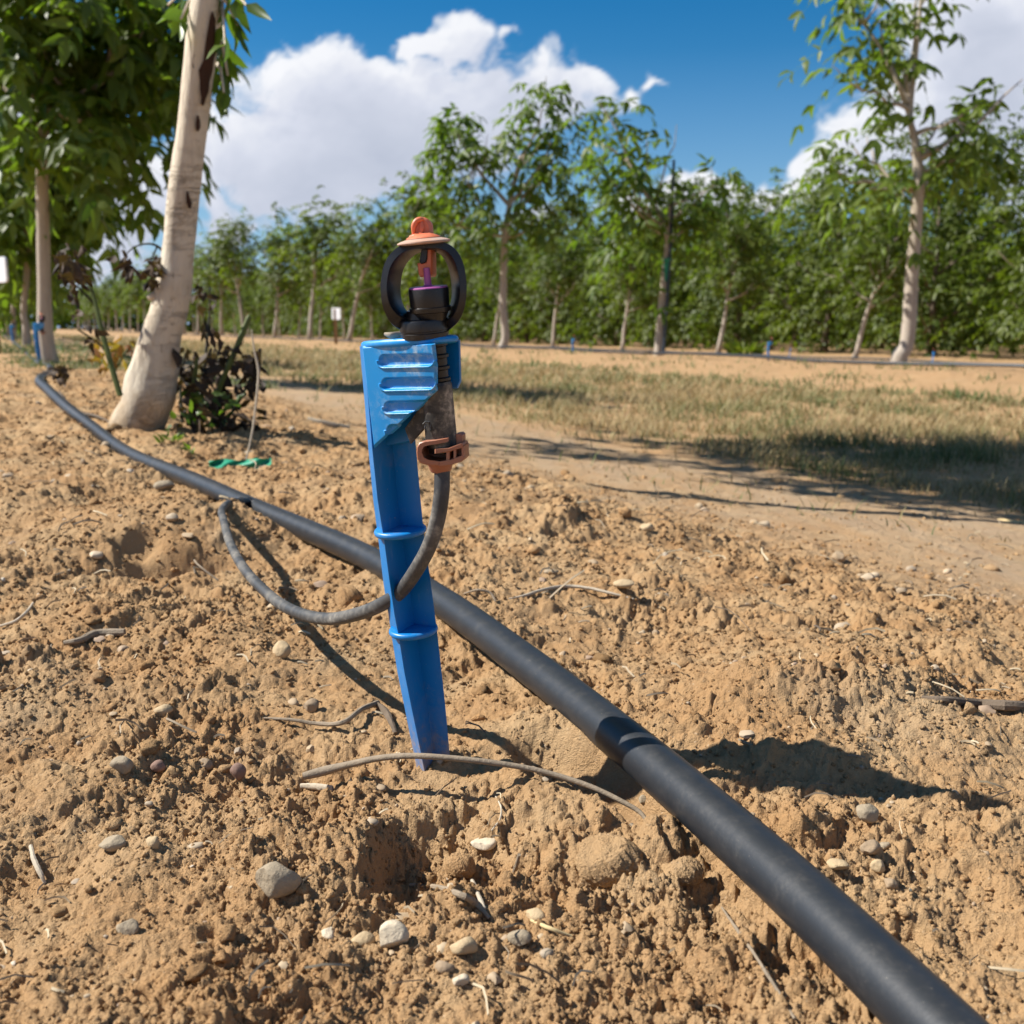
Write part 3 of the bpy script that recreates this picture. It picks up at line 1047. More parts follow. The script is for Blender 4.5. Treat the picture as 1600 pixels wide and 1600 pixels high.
for i in range(NV):
    for j in range(NU):
        ya = YA(PYY[i, j]) - .0012 - .0180 * (PXX[i, j] - Lx[i, j]) / 115
        front[i, j] = at(PXX[i, j], PYY[i, j], ya)
nvec = np.array([-.64, -.77, .03]); nvec /= np.linalg.norm(nvec)
back = front + np.array([.0001, .0028, 0])
front = front - nvec * dep[..., None]
a = (np.arange(NV - 1)[:, None] * NU + np.arange(NU - 1)[None, :]).ravel()
Qf = np.stack([a, a + NU, a + NU + 1, a + 1], 1)
off = NU * NV
Qb = Qf[:, ::-1] + off
rim = list(range(NU)) + [NU * k + NU - 1 for k in range(1, NV)] + [NU * (NV - 1) + k for k in range(NU - 2, -1, -1)] + [NU * k for k in range(NV - 2, 0, -1)]
Qr = [(rim[k], rim[(k + 1) % len(rim)], rim[(k + 1) % len(rim)] + off, rim[k] + off) for k in range(len(rim))]
me = mesh_np('ribbed_plate', np.concatenate([front.reshape(-1, 3), back.reshape(-1, 3)]) - BASE, np.concatenate([Qf, Qb, np.array(Qr)]))
link('ribbed_plate', me, M['plate'], stakeb, 50)

# rear plate (its far edge shows right of the riser) and the dusty web under the slant
mb = MB()
ym = YA(560)
mb.prism([at(696, 533, ym - .0028), at(717, 531, ym - .0045), at(719, 596, ym - .0045), at(714, 607, ym - .0042), at(698, 608, ym - .0025)], (.0004, .0022, 0), .0004)
mb.prism([at(566, 534, ym + .0105), at(700, 533, ym - .0022), at(704, 606, ym - .0022), at(655, 642, ym + .003), at(640, 690, ym + .004), at(584, 700, ym + .0085)], (.0006, .0018, 0), .0003)
mb.build('rear_plate', M['blue_low'], stakeb, origin=BASE)
mb = MB()
mb.prism([at(683, 612, ym - .0125), at(668, 664, ym - .009), at(641, 694, ym - .004), at(632, 670, ym - .0035), at(652, 641, ym - .0075)], (.0004, .0020, 0), .0003)
mb.build('web_plate', M['dusty_black'], stakeb, origin=BASE)
# oval cap on the top of the stake
mb = MB()
c = at(603, 534.5, YA(534) - .0085) + np.array([.64, .77, 0]) * .0097
cprof = [(-.0013, .0128), (-.0012, .0136), (-.0007, .0143), (0, .0145), (.0007, .0142), (.0011, .0135), (.0012, .0120), (.0009, .0112), (.0009, .004)]
mb.lathe(c, EAX + np.array([.0, .10, 0]), cprof, 96, 1.14, .66, xdir=(.785, -.62, .0), sup=3.0)
mb.build('cap', M['blue'], stakeb, origin=BASE)
mb = MB()   # curled chip of dry bark on the cap is a thing of its own
cc = at(622, 523.5, YA(520) - .004)
mb.sweep([cc + np.array([-.0042, 0, .0004]), cc + np.array([-.002, -.0006, -.0001]), cc + np.array([.001, .0002, .0003]), cc + np.array([.0036, -.0003, .0007])], [.0004, .001, .0009, .0005], 8, flat=.4, per=4)
chip = mb.build('bark_chip', M['pale_twig'], None, origin=cc)
tag(chip, 'tiny curled chip of dry bark lying on the blue cap', 'chip')

# riser pipe with its ribbed neck
mb = MB()
pr = [(-.0004, 0.0), (0, 23), (.0007, 24.4)]
b0 = AX(697)
for k in range(12):
    pr.append((.001 + .0180 * k / 11, 24.6 - .5 * k / 11))
pr += [(.0195, 23.5), (.0200, 22)]
mb.lathe(b0, EAX, [(h, r * PX) for h, r in pr], 48)
mb.build('riser', M['dusty_black'], hero, origin=BASE, smooth=40)
riser = [o for o in hero.children if o.name.startswith('riser')][-1]
mb = MB()
n0 = AX(604)
pr = []
for k in range(46):
    h = .0008 + .0175 * k / 45
    ph = (k % 9) / 9
    pr.append((h, (17.0 if .25 < ph < .60 else 14.0) * PX))
mb.lathe(n0 + np.array([.0012, -.0002, 0]), EAX, pr, 40)
for sx in (-.9, .9):
    pass
mb.build('ribbed_neck', M['neck'], riser, origin=BASE, smooth=25)
# raised maker's mark on the riser: two small strokes
mb = MB()
mk = at(669, 667, YA(667) - .0129)
for dx, hh, w in ((-5, 8, 2.2), (3.5, 11, 2.6)):
    p0 = mk + np.array([dx * PX, 0, -hh / 2 * PX]); p1 = mk + np.array([(dx + 1.2) * PX, .0001, hh / 2 * PX])
    mb.sweep([p0, (p0 + p1) / 2 + np.array([-.0001, -.0001, 0]), p1], w * PX * .55, 8)
mb.sweep([mk + np.array([-8 * PX, .0002, 4 * PX]), mk + np.array([-4 * PX, 0, 8 * PX]), mk + np.array([2 * PX, 0, 7 * PX])], 1.3 * PX, 8)
mb.build('raised_mark', M['tube'], riser, origin=BASE)

# terracotta clip under the riser
clipb = AX(708)
yc = clipb[1]
mb = MB()


def q(px, py, dy=0.0):
    return at(px, py, yc + dy)


dv = np.array([.0012, .0095, 0])
fr = -.0062
# rounded left wall: a curved strip from the top lip round to the floor
arc_o = [(700, 684), (682, 687), (664, 689), (655, 692), (651, 699), (650.5, 708), (652, 718), (657, 724), (668, 727), (690, 728)]
arc_i = [(690, 722), (670, 720.5), (661, 716), (657.5, 708), (658, 702), (661, 697), (668, 694.5), (684, 693), (700, 690)]
mb.prism([q(x, y, fr) for x, y in arc_o] + [q(x, y, fr) for x, y in arc_i], dv, .0003)
# floor, sloping up to the right
mb.prism([q(x, y, fr - .0004) for x, y in ((686, 721.5), (704, 718), (723.5, 711), (725, 713), (725, 717.5), (722, 721), (704, 727), (686, 728.5))], dv * 1.02, .0003)
# shelf above the windows
mb.prism([q(x, y, fr - .0005) for x, y in ((679, 702), (700, 700.5), (722, 692.5), (723.5, 696), (722, 699.5), (702, 706.5), (679, 709))], dv * 1.0, .0003)
# ribs between the windows and the right cheek
for x0, x1 in ((697, 702.5), (708.5, 712.5), (721, 725)):
    k0, k1 = (x0 - 700) * -.28, (x1 - 700) * -.28
    mb.prism([q(x0, 704 + k0, fr - .0002), q(x1, 704 + k1, fr - .0002), q(x1, 722 + k1, fr - .0002), q(x0, 722 + k0, fr - .0002)], dv * .95, .0002)
mb.prism([q(x, y, fr + .004) for x, y in ((712, 678), (719, 677), (722.5, 680), (724, 716), (718, 718), (713, 700))], dv * .6, .0003)
# back wall closing the clip
mb.prism([q(x, y, .0031) for x, y in ((655, 692), (720, 684), (723, 716), (702, 725), (660, 723), (653, 714))], (.0002, .0016, 0), .0003)
clip = mb.build('clip', M['clay'], hero, origin=BASE, smooth=40)
mb = MB()
mb.lathe(AX(736) + np.array([-.0010, 0, 0]), EAX, [(0, 15.5 * PX), (.0004, 17 * PX), (.0016, 18.6 * PX), (.0024, 20 * PX), (.003, 20 * PX)], 36)
mb.build('clip_socket', M['clay'], clip, origin=BASE)
mb = MB()
mb.lathe(AX(706), EAX, [(0, 20 * PX), (.0002, 21 * PX), (.0035, 21.5 * PX)], 36)
mb.build('clip_seat', M['black'], clip, origin=BASE)

# sprinkler head -----------------------------------------------------------
head = MB()
hb = AX(529) + np.array([-.0022, .0006, 0])
head.lathe(hb, EAX, [(h, r * PX) for h, r in ((0, 33), (.0003, 36), (.0018, 37), (.0020, 35.4), (.0024, 35.4), (.0026, 37.2), (.0052, 37.4), (.0058, 36), (.0060, 26), (.0085, 24))], 56)
headb = head.build('sprinkler_head', M['black'], hero, origin=BASE)

# bridge: two arms joined under the deflector
ybr = YA(440) - .0088
mb = MB()


def arm(pts, wid, depth):
    P = np.array([at(x, y, ybr + dy) for x, y, dy in pts])
    W_ = np.array(wid) * PX / 2
    Pw = catmull(np.column_stack([P, W_]), 7)
    P, W_ = Pw[:, :3], Pw[:, 3]
    T = np.gradient(P, axis=0); T /= np.linalg.norm(T, axis=1)[:, None]
    dd = np.array(depth, float)
    S = []
    for i in range(len(P)):
        n = np.cross(T[i], dd / np.linalg.norm(dd)); n /= np.linalg.norm(n)
        h, e = W_[i], dd / 2
        b_ = .18
        ring = []
        for sx, sy in ((-1, -1 + b_), (-1 + b_, -1), (1 - b_, -1), (1, -1 + b_), (1, 1 - b_), (1 - b_, 1), (-1 + b_, 1), (-1, 1 - b_)):
            ring.append(P[i] + n * h * sx + e * sy)
        S.append(ring)
    mb.loft(S)


arm([(680, 384, .000), (655, 385, 0), (634, 393, 0), (618, 412, 0), (611.5, 436, 0), (611, 462, 0), (617, 484, .0005), (631, 502, .002), (656, 513, .0055)],
    [12, 12, 13, 13, 12.5, 13, 16, 21, 20], (.0032, .0078, 0))
arm([(660, 384, .0), (683, 385, 0), (700, 394, 0), (711, 412, 0), (716.5, 438, 0), (717, 462, 0), (713, 483, .0005), (705, 499, .002), (690, 511, .0055)],
    [12, 12, 13, 13.5, 13, 12.5, 13, 14, 16], (-.0029, .0085, 0))
mb.build('bridge', M['black'], headb, origin=BASE, smooth=30)

# nozzle housing with the purple nozzle
mb = MB()
nb = AX(506)
mb.lathe(nb + np.array([.0003, -.001, 0]), EAX, [(h, r * PX) for h, r in ((0, 20), (.0014, 23), (.0033, 27), (.0036, 30.5), (.0046, 31.5), (.0049, 31.5), (.0051, 29.5), (.0058, 29.7), (.0100, 30.2), (.0104, 29.6))], 56)
mb.build('nozzle_housing', M['black'], headb, origin=BASE, smooth=30)
mb = MB()
mb.lathe(AX(451.2) + np.array([.0003, -.001, 0]), EAX, [(0, 29.3 * PX), (.0004, 29 * PX), (.0006, 27.5 * PX), (.0008, 8 * PX), (.0012, 5.6 * PX), (.0060, 4.5 * PX)], 40)
noz = mb.build('nozzle', M['purple'], headb, origin=BASE, smooth=30)
# orange spinner: key-shaped block hanging under the cap, then the fin above it
mb = MB()
ys = ybr - .0005
mb.prism([at(x, y, ys) for x, y in ((651.5, 411), (668, 409), (668, 388), (673.5, 388), (674.5, 428), (672, 431.5), (656, 432.5), (653.5, 428))], (.0012, .0052, 0), .0004)
spin = mb.build('spinner', M['orange'], headb, origin=BASE, smooth=30)
mb = MB()
mb.prism([at(x, y, ys - .0008) for x, y in ((659, 387), (668, 387), (667.5, 405), (664, 411), (658, 412.5), (655, 408))], (.0, .0040, 0), .0003)
mb.build('bearing_block', M['black'], headb, origin=BASE)
# deflector cap
mb = MB()
dc = AX(379.5) + np.array([.0001, 0, 0])
dax = EAX + np.array([-.02, .02, 0])
mb.lathe(dc, dax, [(h, r * PX) for h, r in ((-.0004, 30), (-.0002, 38.6), (.0001, 39.6), (.0004, 39.2), (.0008, 34), (.0013, 24), (.0018, 15), (.0022, 9))], 64)
defl = mb.build('deflector_cap', M['peach'], headb, origin=BASE, smooth=40)
mb = MB()
mb.lathe(dc, dax, [(h, r * PX) for h, r in ((.00135, 26), (.0017, 24), (.0022, 18), (.0027, 10))], 40)
mb.build('cap_boss', M['orange'], defl, origin=BASE)
# the rounded fin on top
mb = MB()
out = []
for k in range(13):
    a_ = math.pi * k / 12
    out.append((658.5 + 15.5 * math.cos(a_), 353 - 14.5 * math.sin(a_)))
out = [(675.5, 371)] + out + [(642.5, 366), (648, 370), (653, 374)]
mb.prism([at(x, y, ybr - .0002) for x, y in out], (.0003, .0046, 0), .0009)
mb.sweep([at(646, 364, ybr - .0004), at(646.5, 353, ybr - .0006), at(651, 345, ybr - .0006), at(658, 342.5, ybr - .0006), at(663, 344, ybr - .0004)], [.0005, .0008, .0008, .0007, .0003], 10, per=4)
mb.sweep([at(658.5, 345, ybr - .0004), at(659, 356, ybr - .0006), at(657, 366, ybr - .0006)], [.0004, .0007, .0006], 10, per=4)
mb.sweep([at(657.5, 363, ybr - .0012), at(657.5, 368, ybr - .0010)], .0006, 8)
mb.sweep([at(641, 371, ybr - .0002), at(650, 370, ybr - .0012), at(658, 374, ybr - .0010)], [.0006, .0009, .0008], 10, per=4)
mb.build('spinner_fin', M['orange'], defl, origin=BASE, smooth=40)

# ================================================================== plants
LEAFLET = np.array([(0, 0, 0), (.33, 0, -.02), (.68, 0, -.05), (1, 0, -.14), (.28, .5, .06), (.66, .36, .0), (.28, -.5, .06), (.66, -.36, .0)])
LQ = np.array([(1, 2, 5, 4), (2, 1, 6, 7)])
LT = np.array([(0, 1, 4), (2, 3, 5), (1, 0, 6), (3, 2, 7)])


class Leaves:
    def __init__(self, seed=0):
        self.V, self.Q, self.T, self.n = [], [], [], 0
        self.g = np.random.default_rng(seed)

    def leaflets(self, O, D, N, L, W, curl=0.0):
        """O origin, D direction, N face normal, L length, W width (arrays)"""
        k = len(O)
        if k == 0:
            return
        D = D / (np.linalg.norm(D, axis=1)[:, None] + 1e-9)
        S = np.cross(N, D)
        S /= np.linalg.norm(S, axis=1)[:, None] + 1e-9
        N = np.cross(D, S)
        t = LEAFLET[None].repeat(k, 0).copy()
        if curl:
            c = self.g.normal(size=(k, 8)) * curl
            t[..., 2] += c
            t[..., 1] *= (1 - .5 * self.g.random((k, 1)) * min(1, curl * 3))
        V = O[:, None] + t[..., :1] * (D * L[:, None])[:, None] + t[..., 1:2] * (S * W[:, None])[:, None] + t[..., 2:] * (N * L[:, None])[:, None]
        o = (self.n + np.arange(k) * 8)[:, None, None]
        self.V.append(V.reshape(-1, 3))
        self.Q.append((LQ[None] + o).reshape(-1, 4))
        self.T.append((LT[None] + o).reshape(-1, 3))
        self.n += 8 * k

    def ribbon(self, A, B, w):
        k = len(A)
        d = B - A
        s = np.cross(d, np.array([0.3, .5, 1.0]))
        s = s / (np.linalg.norm(s, axis=1)[:, None] + 1e-9) * w
        V = np.stack([A - s, A + s, B + s * .5, B - s * .5], 1).reshape(-1, 3)
        o = (self.n + np.arange(k) * 4)[:, None]
        self.V.append(V)
        self.Q.append(np.array([[0, 1, 2, 3]]) + o)
        self.n += 4 * k

    def compound(self, B, D, L, ll, pairs=3, droop=.5, ratio=.36, curl=.03):
        """pinnate leaves: B bases, D directions, L stalk lengths, ll leaflet length"""
        g = self.g
        n = len(B)
        D = D / (np.linalg.norm(D, axis=1)[:, None] + 1e-9)
        up = np.array([0, 0, 1.0])

        def along(k):
            k = np.asarray(k)[..., None] if np.ndim(k) else k
            return B + D * L[:, None] * k - up * (L * droop)[:, None] * k * k
        side = np.cross(D, up + .15 * g.normal(size=(n, 3)))
        side /= np.linalg.norm(side, axis=1)[:, None] + 1e-9
        roll = g.normal(size=n) * .35
        for j, kk in enumerate(np.linspace(.34, .96, pairs)):
            P = along(kk)
            T = D - up * (2 * droop * kk)
            T /= np.linalg.norm(T, axis=1)[:, None]
            for sg in (-1, 1):
                d = side * sg * .85 + T * .55 - up * (.28 + .3 * g.random((n, 1))) + .16 * g.normal(size=(n, 3)) + up * (sg * roll)[:, None]
                N = np.cross(side, T) + .35 * g.normal(size=(n, 3))
                size = ll * (.75 + .5 * g.random(n)) * (.75 + .35 * kk)
                self.leaflets(P, d, N, size, size * ratio, curl)
        P = along(1.0)
        T = D - up * 2 * droop
        size = ll * (.95 + .4 * g.random(n))
        self.leaflets(P, T + .1 * g.normal(size=(n, 3)), np.cross(side, T), size, size * ratio, curl)
        a = B
        for kk in (.5, 1.0):
            b = along(kk)
            self.ribbon(a, b, .0016 + 0 * L[0])
            a = b

    def build(self, name, mat, parent=None, origin=None):
        V = np.concatenate(self.V)
        if origin is not None:
            V = V - np.asarray(origin)
        me = mesh_np(name, V, np.concatenate(self.Q), np.concatenate(self.T) if self.T else None)
        return link(name, me, mat, parent, 180, loc=origin if parent is None else None)


def limb_pts(a, d, L, g, sag=.0, lift=.25, n=5):
    d = np.array(d, float) / np.linalg.norm(d)
    out = [np.array(a, float)]
    for k in range(1, n + 1):
        t = k / n
        out.append(np.array(a) + d * L * t + np.array([0, 0, 1]) * L * (lift * t * t - sag * t * t) + g.normal(size=3) * L * .025)
    return np.array(out)


def tree_meshes(seed, trunk, rad, limbs, leaf_n, leaf_l, leaflet, pairs=3, extra=None, droop=.5, per=0, sub=2, ratio=.36):
    """trunk: points; limbs: (start, direction, length, n leaves); extra: ellipsoids (centre, radii, n) thick with leaves.
    returns a mesh builder for wood and a Leaves for the crown"""
    g = np.random.default_rng(seed)
    wood, cr = MB(), Leaves(seed + 1)
    wood.sweep(trunk, rad, 10, per=per)
    for a, d, L, nl in limbs:
        P = limb_pts(a, d, L, g)
        r0 = .012 + .016 * L
        wood.sweep(P, np.linspace(r0, .004, len(P)), 6)
        segs = [P]
        for q in range(sub):
            i = g.integers(1, len(P) - 1)
            dd = np.array(d) / np.linalg.norm(d) + g.normal(size=3) * .75
            S = limb_pts(P[i], dd, L * (.30 + .3 * g.random()), g)
            wood.sweep(S, np.linspace(r0 * .5, .003, len(S)), 5)
            segs.append(S)
        Bs, Ds = [], []
        for S in segs:
            m = max(3, int(nl * (1 if S is P else .55)))
            t = .25 + .75 * g.random(m) ** .7
            x = t * (len(S) - 1)
            i = np.minimum(x.astype(int), len(S) - 2)
            pos = S[i] + (S[i + 1] - S[i]) * (x - i)[:, None]
            tan = S[-1] - S[0]
            tan = tan / np.linalg.norm(tan)
            dirs = tan * .7 + g.normal(size=(m, 3)) * .65 + np.array([0, 0, .12])
            Bs.append(pos); Ds.append(dirs)
        Bs, Ds = np.concatenate(Bs), np.concatenate(Ds)
        cr.compound(Bs, Ds, leaf_l * (.7 + .6 * g.random(len(Bs))), leaflet, pairs, droop, ratio)
    for c, r, n in (extra or []):
        d = g.normal(size=(n, 3))
        d /= np.linalg.norm(d, axis=1)[:, None]
        rr = g.random(n) ** .42
        lump = 1 + .38 * np.sin(d[:, 0] * 4.1 + seed) * np.sin(d[:, 2] * 5.3 + seed * 1.7) + .22 * np.sin(d[:, 1] * 9 + d[:, 2] * 7 + seed)
        B = np.array(c) + d * rr[:, None] * lump[:, None] * np.array(r)
        keep = noise(B[:, 0] * 2.2 + seed * 3.1, B[:, 2] * 2.2 + B[:, 1] * 1.3, seed) > -.22
        B, d2 = B[keep], d[keep]
        D = d2 * np.array([1, 1, .5]) + g.normal(size=B.shape) * .55
        cr.compound(B, D, leaf_l * (.7 + .6 * g.random(len(B))), leaflet, pairs, droop, ratio)
    return wood, cr


def trunk_line(H, g, lean=(0, 0), wob=.03, n=8, r0=.05, r1=.012, flare=1.45):
    z = np.linspace(-.06, H, n)
    P = np.stack([lean[0] * z + wob * np.cumsum(g.normal(size=n)) * .5, lean[1] * z + wob * np.cumsum(g.normal(size=n)) * .5, z], 1)
    P[:, :2] -= P[0, :2]
    rr = r0 + (r1 - r0) * np.clip(z / H, 0, 1) ** 1.1
    rr[0] *= flare
    return P, rr


def ring_limbs(g, P, z0, z1, n, R0, taper=.55, nl=10, up=(.35, .9)):
    out = []
    for i in range(n):
        f = i / max(1, n - 1)
        z = z0 + (z1 - z0) * f
        k = np.searchsorted(P[:, 2], z)
        k = min(max(k, 1), len(P) - 1)
        t = (z - P[k - 1, 2]) / (P[k, 2] - P[k - 1, 2] + 1e-9)
        a = P[k - 1] + (P[k] - P[k - 1]) * t
        az = i * 2.4 + g.normal() * .4
        e = up[0] + (up[1] - up[0]) * f + g.normal() * .12
        d = np.array([math.cos(az), math.sin(az), e])
        out.append((a, d, R0 * (1 - taper * f) * (.75 + .5 * g.random()), nl))
    return out


def tree_object(name, base, wood, crown, label, group, bark, leaf, cat='tree', rot=0.0):
    t = empty(name, base, label, cat, group)
    t.rotation_euler = (0, 0, rot)
    wood.build('trunk', bark, t, smooth=60, recalc=False)
    if crown is not None:
        crown.build('crown', leaf, t)
    return t


# ---- our own row, tree standing beside the pipe -------------------------
T1 = 1.30
tr_px = [(208, 690, 92), (214, 664, 80), (226, 640, 76), (233, 619, 78), (238, 597, 74), (243, 575, 67), (250, 530, 61), (264, 487, 56), (273, 440, 54), (278, 400, 49), (287, 300, 48), (300, 200, 46), (311, 100, 47), (324, 0, 49)]
P = np.array([at(x, y, T1) for x, y, w_ in tr_px])
rad = [w_ * (T1 / (CP - (y - 800) / 1600 * SP)) / 1600 / 2 for x, y, w_ in tr_px]
top = P[-1]
for k in range(1, 8):
    P = np.vstack([P, top + np.array([.035 * k, .012 * k, .17 * k])])
    rad.append(rad[13] * (1 - .12 * k))
base1 = np.array([P[1][0], P[1][1], P[1][2]])
g = np.random.default_rng(41)
wood, cr = MB(), Leaves(5)
wood.sweep(P, rad, 28, per=5)
# bulge and knots
V = np.array(wood.v)
h0 = V[:, 2]
ang = np.arctan2(V[:, 1] - np.interp(h0, P[:, 2], P[:, 1]), V[:, 0] - np.interp(h0, P[:, 2], P[:, 0]))
ctr = np.stack([np.interp(h0, P[:, 2], P[:, 0]), np.interp(h0, P[:, 2], P[:, 1]), h0], 1)
amp = 1 + .07 * noise(ang * 1.4 + 5, h0 * 9, 3) + .05 * noise(np.cos(ang) * 4, h0 * 40, 4) + .10 * np.exp(-((h0 - .10) / .022) ** 2) * (np.sin(ang * 2 + 1) > 0)
V = ctr + (V - ctr) * amp[:, None]
wood.v = [tuple(p) for p in V]
lim = []
for i in range(16):
    z = .92 + .85 * (i / 15) ** .9
    az = i * 2.4 + .3
    e = .42 + .5 * i / 15
    a = np.array([np.interp(z, P[:, 2], P[:, 0]), T1 + .02, z])
    dy = math.sin(az)
    lim.append((a, np.array([math.cos(az), dy, e + (.30 if dy < -.1 else 0)]), .62 * (1 - .35 * i / 15) * (.8 + .4 * g.random()), 11))
w2, c2 = tree_meshes(43, P[-6:], rad[-6:], lim, 0, .20, .085, 3, [((top[0] + .10, T1 + .82, 1.58), (.78, .60, .36), 900)], .45, sub=2)
wood.add(w2.v, w2.f)
# twigs hanging into view beside the trunk
tw = Leaves(9)
for (x, y, x2, y2) in ((330, -10, 372, 40), (330, 20, 352, 95), (334, -20, 385, 8), (342, 60, 356, 118), (318, -10, 262, 8), (322, -20, 282, 30), (344, -30, 352, 70), (340, 100, 350, 145)):
    a, b = at(x, y, T1 + .03), at(x2, y2, T1 + .04 * g.normal())
    wood.sweep([a, (a + b) / 2 + np.array([0, 0, .012]), b], [.0028, .002, .0014], 5)
    m = 5
    O = a + (b - a) * np.linspace(.35, 1, m)[:, None]
    D = (b - a) / np.linalg.norm(b - a) * .5 + g.normal(size=(m, 3)) * .45 - np.array([0, 0, .75])
    tw.leaflets(O, D, g.normal(size=(m, 3)), .030 + .014 * g.random(m), .014 + .005 * g.random(m), .03)
# keep the crown out of the line of sight below its lowest limbs
t1 = tree_object('walnut_tree', base1, wood, None, 'nearest tree, thick pale trunk with a long dark bark scar beside the pipe', 'trees of the near row', M['bark_near'], None)
tk = [o for o in t1.children][0]
tk.data.transform(Matrix.Translation(-Vector(base1)))
c2.V += tw.V
for q_, t_ in zip(tw.Q, tw.T):
    c2.Q.append(q_ + c2.n); c2.T.append(t_ + c2.n)
c2.build('crown', M['leaf_near'], t1, origin=base1)


def scar(pts, depth=.004, mat='scar', name='bark_scar'):
    """a sunken strip of bare wood following the trunk's camera side; pts: (x, y, half width px)"""
    rows = []
    for x, y, hw in pts:
        cx = np.interp(at(x, y, T1)[2], P[:, 2], P[:, 0])
        r_ = np.interp(at(x, y, T1)[2], P[:, 2], rad)
        row = []
        for k in np.linspace(-1, 1, 7):
            hw_ = hw * (1 + .22 * math.sin(y * .9 + k * 5) + .15 * math.sin(y * 2.3))
            p = at(x + k * hw_, y, T1)
            dx = np.clip((p[0] - cx) / r_, -.985, .985)
            yv = T1 - r_ * math.sqrt(1 - dx * dx) * 1.03 - .0012 + .0016 * (1 - abs(k)) * 0
            row.append(at(x + k * hw_, y, yv))
        rows.append(row)
    m_ = MB()
    n_ = len(rows)
    Vv_ = [p for r_ in rows for p in r_] + [p + np.array([0, .007, 0]) for r_ in rows for p in r_]
    F_ = []
    for i in range(n_ - 1):
        for k in range(6):
            F_.append((i * 7 + k, i * 7 + k + 1, i * 7 + k + 8, i * 7 + k + 7))
    o_ = n_ * 7
    bd = [k for k in range(7)] + [i * 7 + 6 for i in range(1, n_)] + [(n_ - 1) * 7 + k for k in range(5, -1, -1)] + [i * 7 for i in range(n_ - 2, 0, -1)]
    for i in range(len(bd)):
        a_, b_ = bd[i], bd[(i + 1) % len(bd)]
        F_.append((a_, b_, b_ + o_, a_ + o_))
    m_.add(Vv_, F_)
    m_.build(name, M[mat], tk, origin=base1)


scar([(331, 18, .6), (331, 30, 3.5), (329, 55, 5), (326, 80, 6.5), (323, 95, 8.5), (320, 110, 9), (320, 125, 8), (319, 140, 5), (317, 152, 3), (315, 163, .8)])
scar([(302, 76, .6), (300, 86, 3.5), (297, 95, 5), (298, 101, 3.5), (302, 106, 1)])
scar([(308.5, 180, .5), (308.5, 190, 2.2), (308, 198, 2.2), (307, 204, .6)])
scar([(292, 299, .6), (293, 308, 2.2), (294, 317, 3), (295, 325, .8)])
mb = MB()
for (x, y, x2, y2, r_) in ((246, 462, 231, 466, .0055), (272, 390, 262, 388, .003)):
    mb = MB()
    mb.sweep([at(x, y, T1 - .005), at((x + x2) / 2, (y + y2) / 2, T1 - .012), at(x2, y2, T1 - .012)], [r_ * 1.3, r_, r_ * .5], 8)
    mb.build('branch_stub', M['bark'], tk, origin=base1)


# ---- the next trees of our row ------------------------------------------
def near_tree(px_pts, Y, crown, label, seed, limbs_px, extra, leaflet=.085, group='trees of the near row', leaf_l=.22, pairs=3, Hext=1.2, extra_n=None):
    P = np.array([at(x, y, Y) for x, y, w_ in px_pts])
    rr = [w_ * (Y / (CP - (y - 800) / 1600 * SP)) / 1600 / 2 for x, y, w_ in px_pts]
    base = P[1].copy()
    tp = P[-1]
    Q = P.copy(); R_ = list(rr)
    for k in range(1, 5):
        Q = np.vstack([Q, tp + np.array([.02 * k, .02 * k, Hext / 4 * k])])
        R_.append(rr[-1] * (1 - .2 * k))
    lm = []
    for (x, y, x2, y2, dy, nl) in limbs_px:
        a, b = at(x, y, Y), at(x2, y2, Y + dy)
        lm.append((a - base, (b - a) - np.array([0, 0, .25 * np.linalg.norm(b - a)]), np.linalg.norm(b - a), nl))
    ex = [(at(x, y, Y + dy) - base, (rx * Y / 1600, ry_, rz * Y / 1600), n) for x, y, dy, rx, ry_, rz, n in extra]
    w_, c_ = tree_meshes(seed, Q - base, R_, lm, 0, leaf_l, leaflet, pairs, ex, .5, per=3)
    return tree_object('walnut_tree', base, w_, c_, label, group, M['bark_far'] if Y > 3 else M['bark'], M['leaf'])


near_tree([(80, 580, 32), (77, 562, 27), (72, 530, 24), (70, 500, 23), (69, 450, 20), (68, 400, 20), (66, 300, 19), (67, 240, 18.5), (70, 180, 18)], 4.45, None,
          'second tree behind the near pale trunk, smooth stem with a dense dark crown', 51,
          [(70, 240, 118, 165, .1, 9), (70, 180, 45, 20, -.1, 10), (70, 180, 120, 30, .1, 10), (68, 200, 5, 120, .1, 9), (72, 190, 190, 60, .0, 12), (70, 170, 215, 130, .15, 12), (70, 170, 160, 190, -.2, 10), (70, 160, 230, 60, .3, 10), (70, 190, -40, 60, .2, 10)],
          [(175, 130, .05, 105, .42, 75, 48), (70, 60, .0, 130, .5, 110, 76), (10, 150, .1, 110, .45, 90, 56), (115, 235, .1, 60, .3, 60, 26), (215, 215, 0, 38, .2, 55, 20), (80, -80, 0, 150, .5, 110, 160), (210, 40, .1, 60, .3, 50, 50)], leaflet=.10, leaf_l=.2)
near_tree([(42, 548, 15), (42, 538, 13), (41, 510, 12), (37, 490, 10), (40, 450, 10), (44, 400, 9.5), (42, 350, 9.5), (45, 320, 8)], 7.4, None,
          'slender third tree of the near row with a kinked grey stem', 52,
          [(42, 340, 10, 280, .1, 9), (42, 340, 90, 290, .1, 9), (43, 330, 60, 230, .0, 9), (43, 420, 52, 408, 0, 2)],
          [(60, 310, .1, 75, .5, 75, 120), (20, 340, .2, 60, .5, 70, 110), (70, 250, 0, 80, .5, 80, 120), (25, 250, .0, 80, .5, 80, 120)], leaflet=.115, leaf_l=.24)
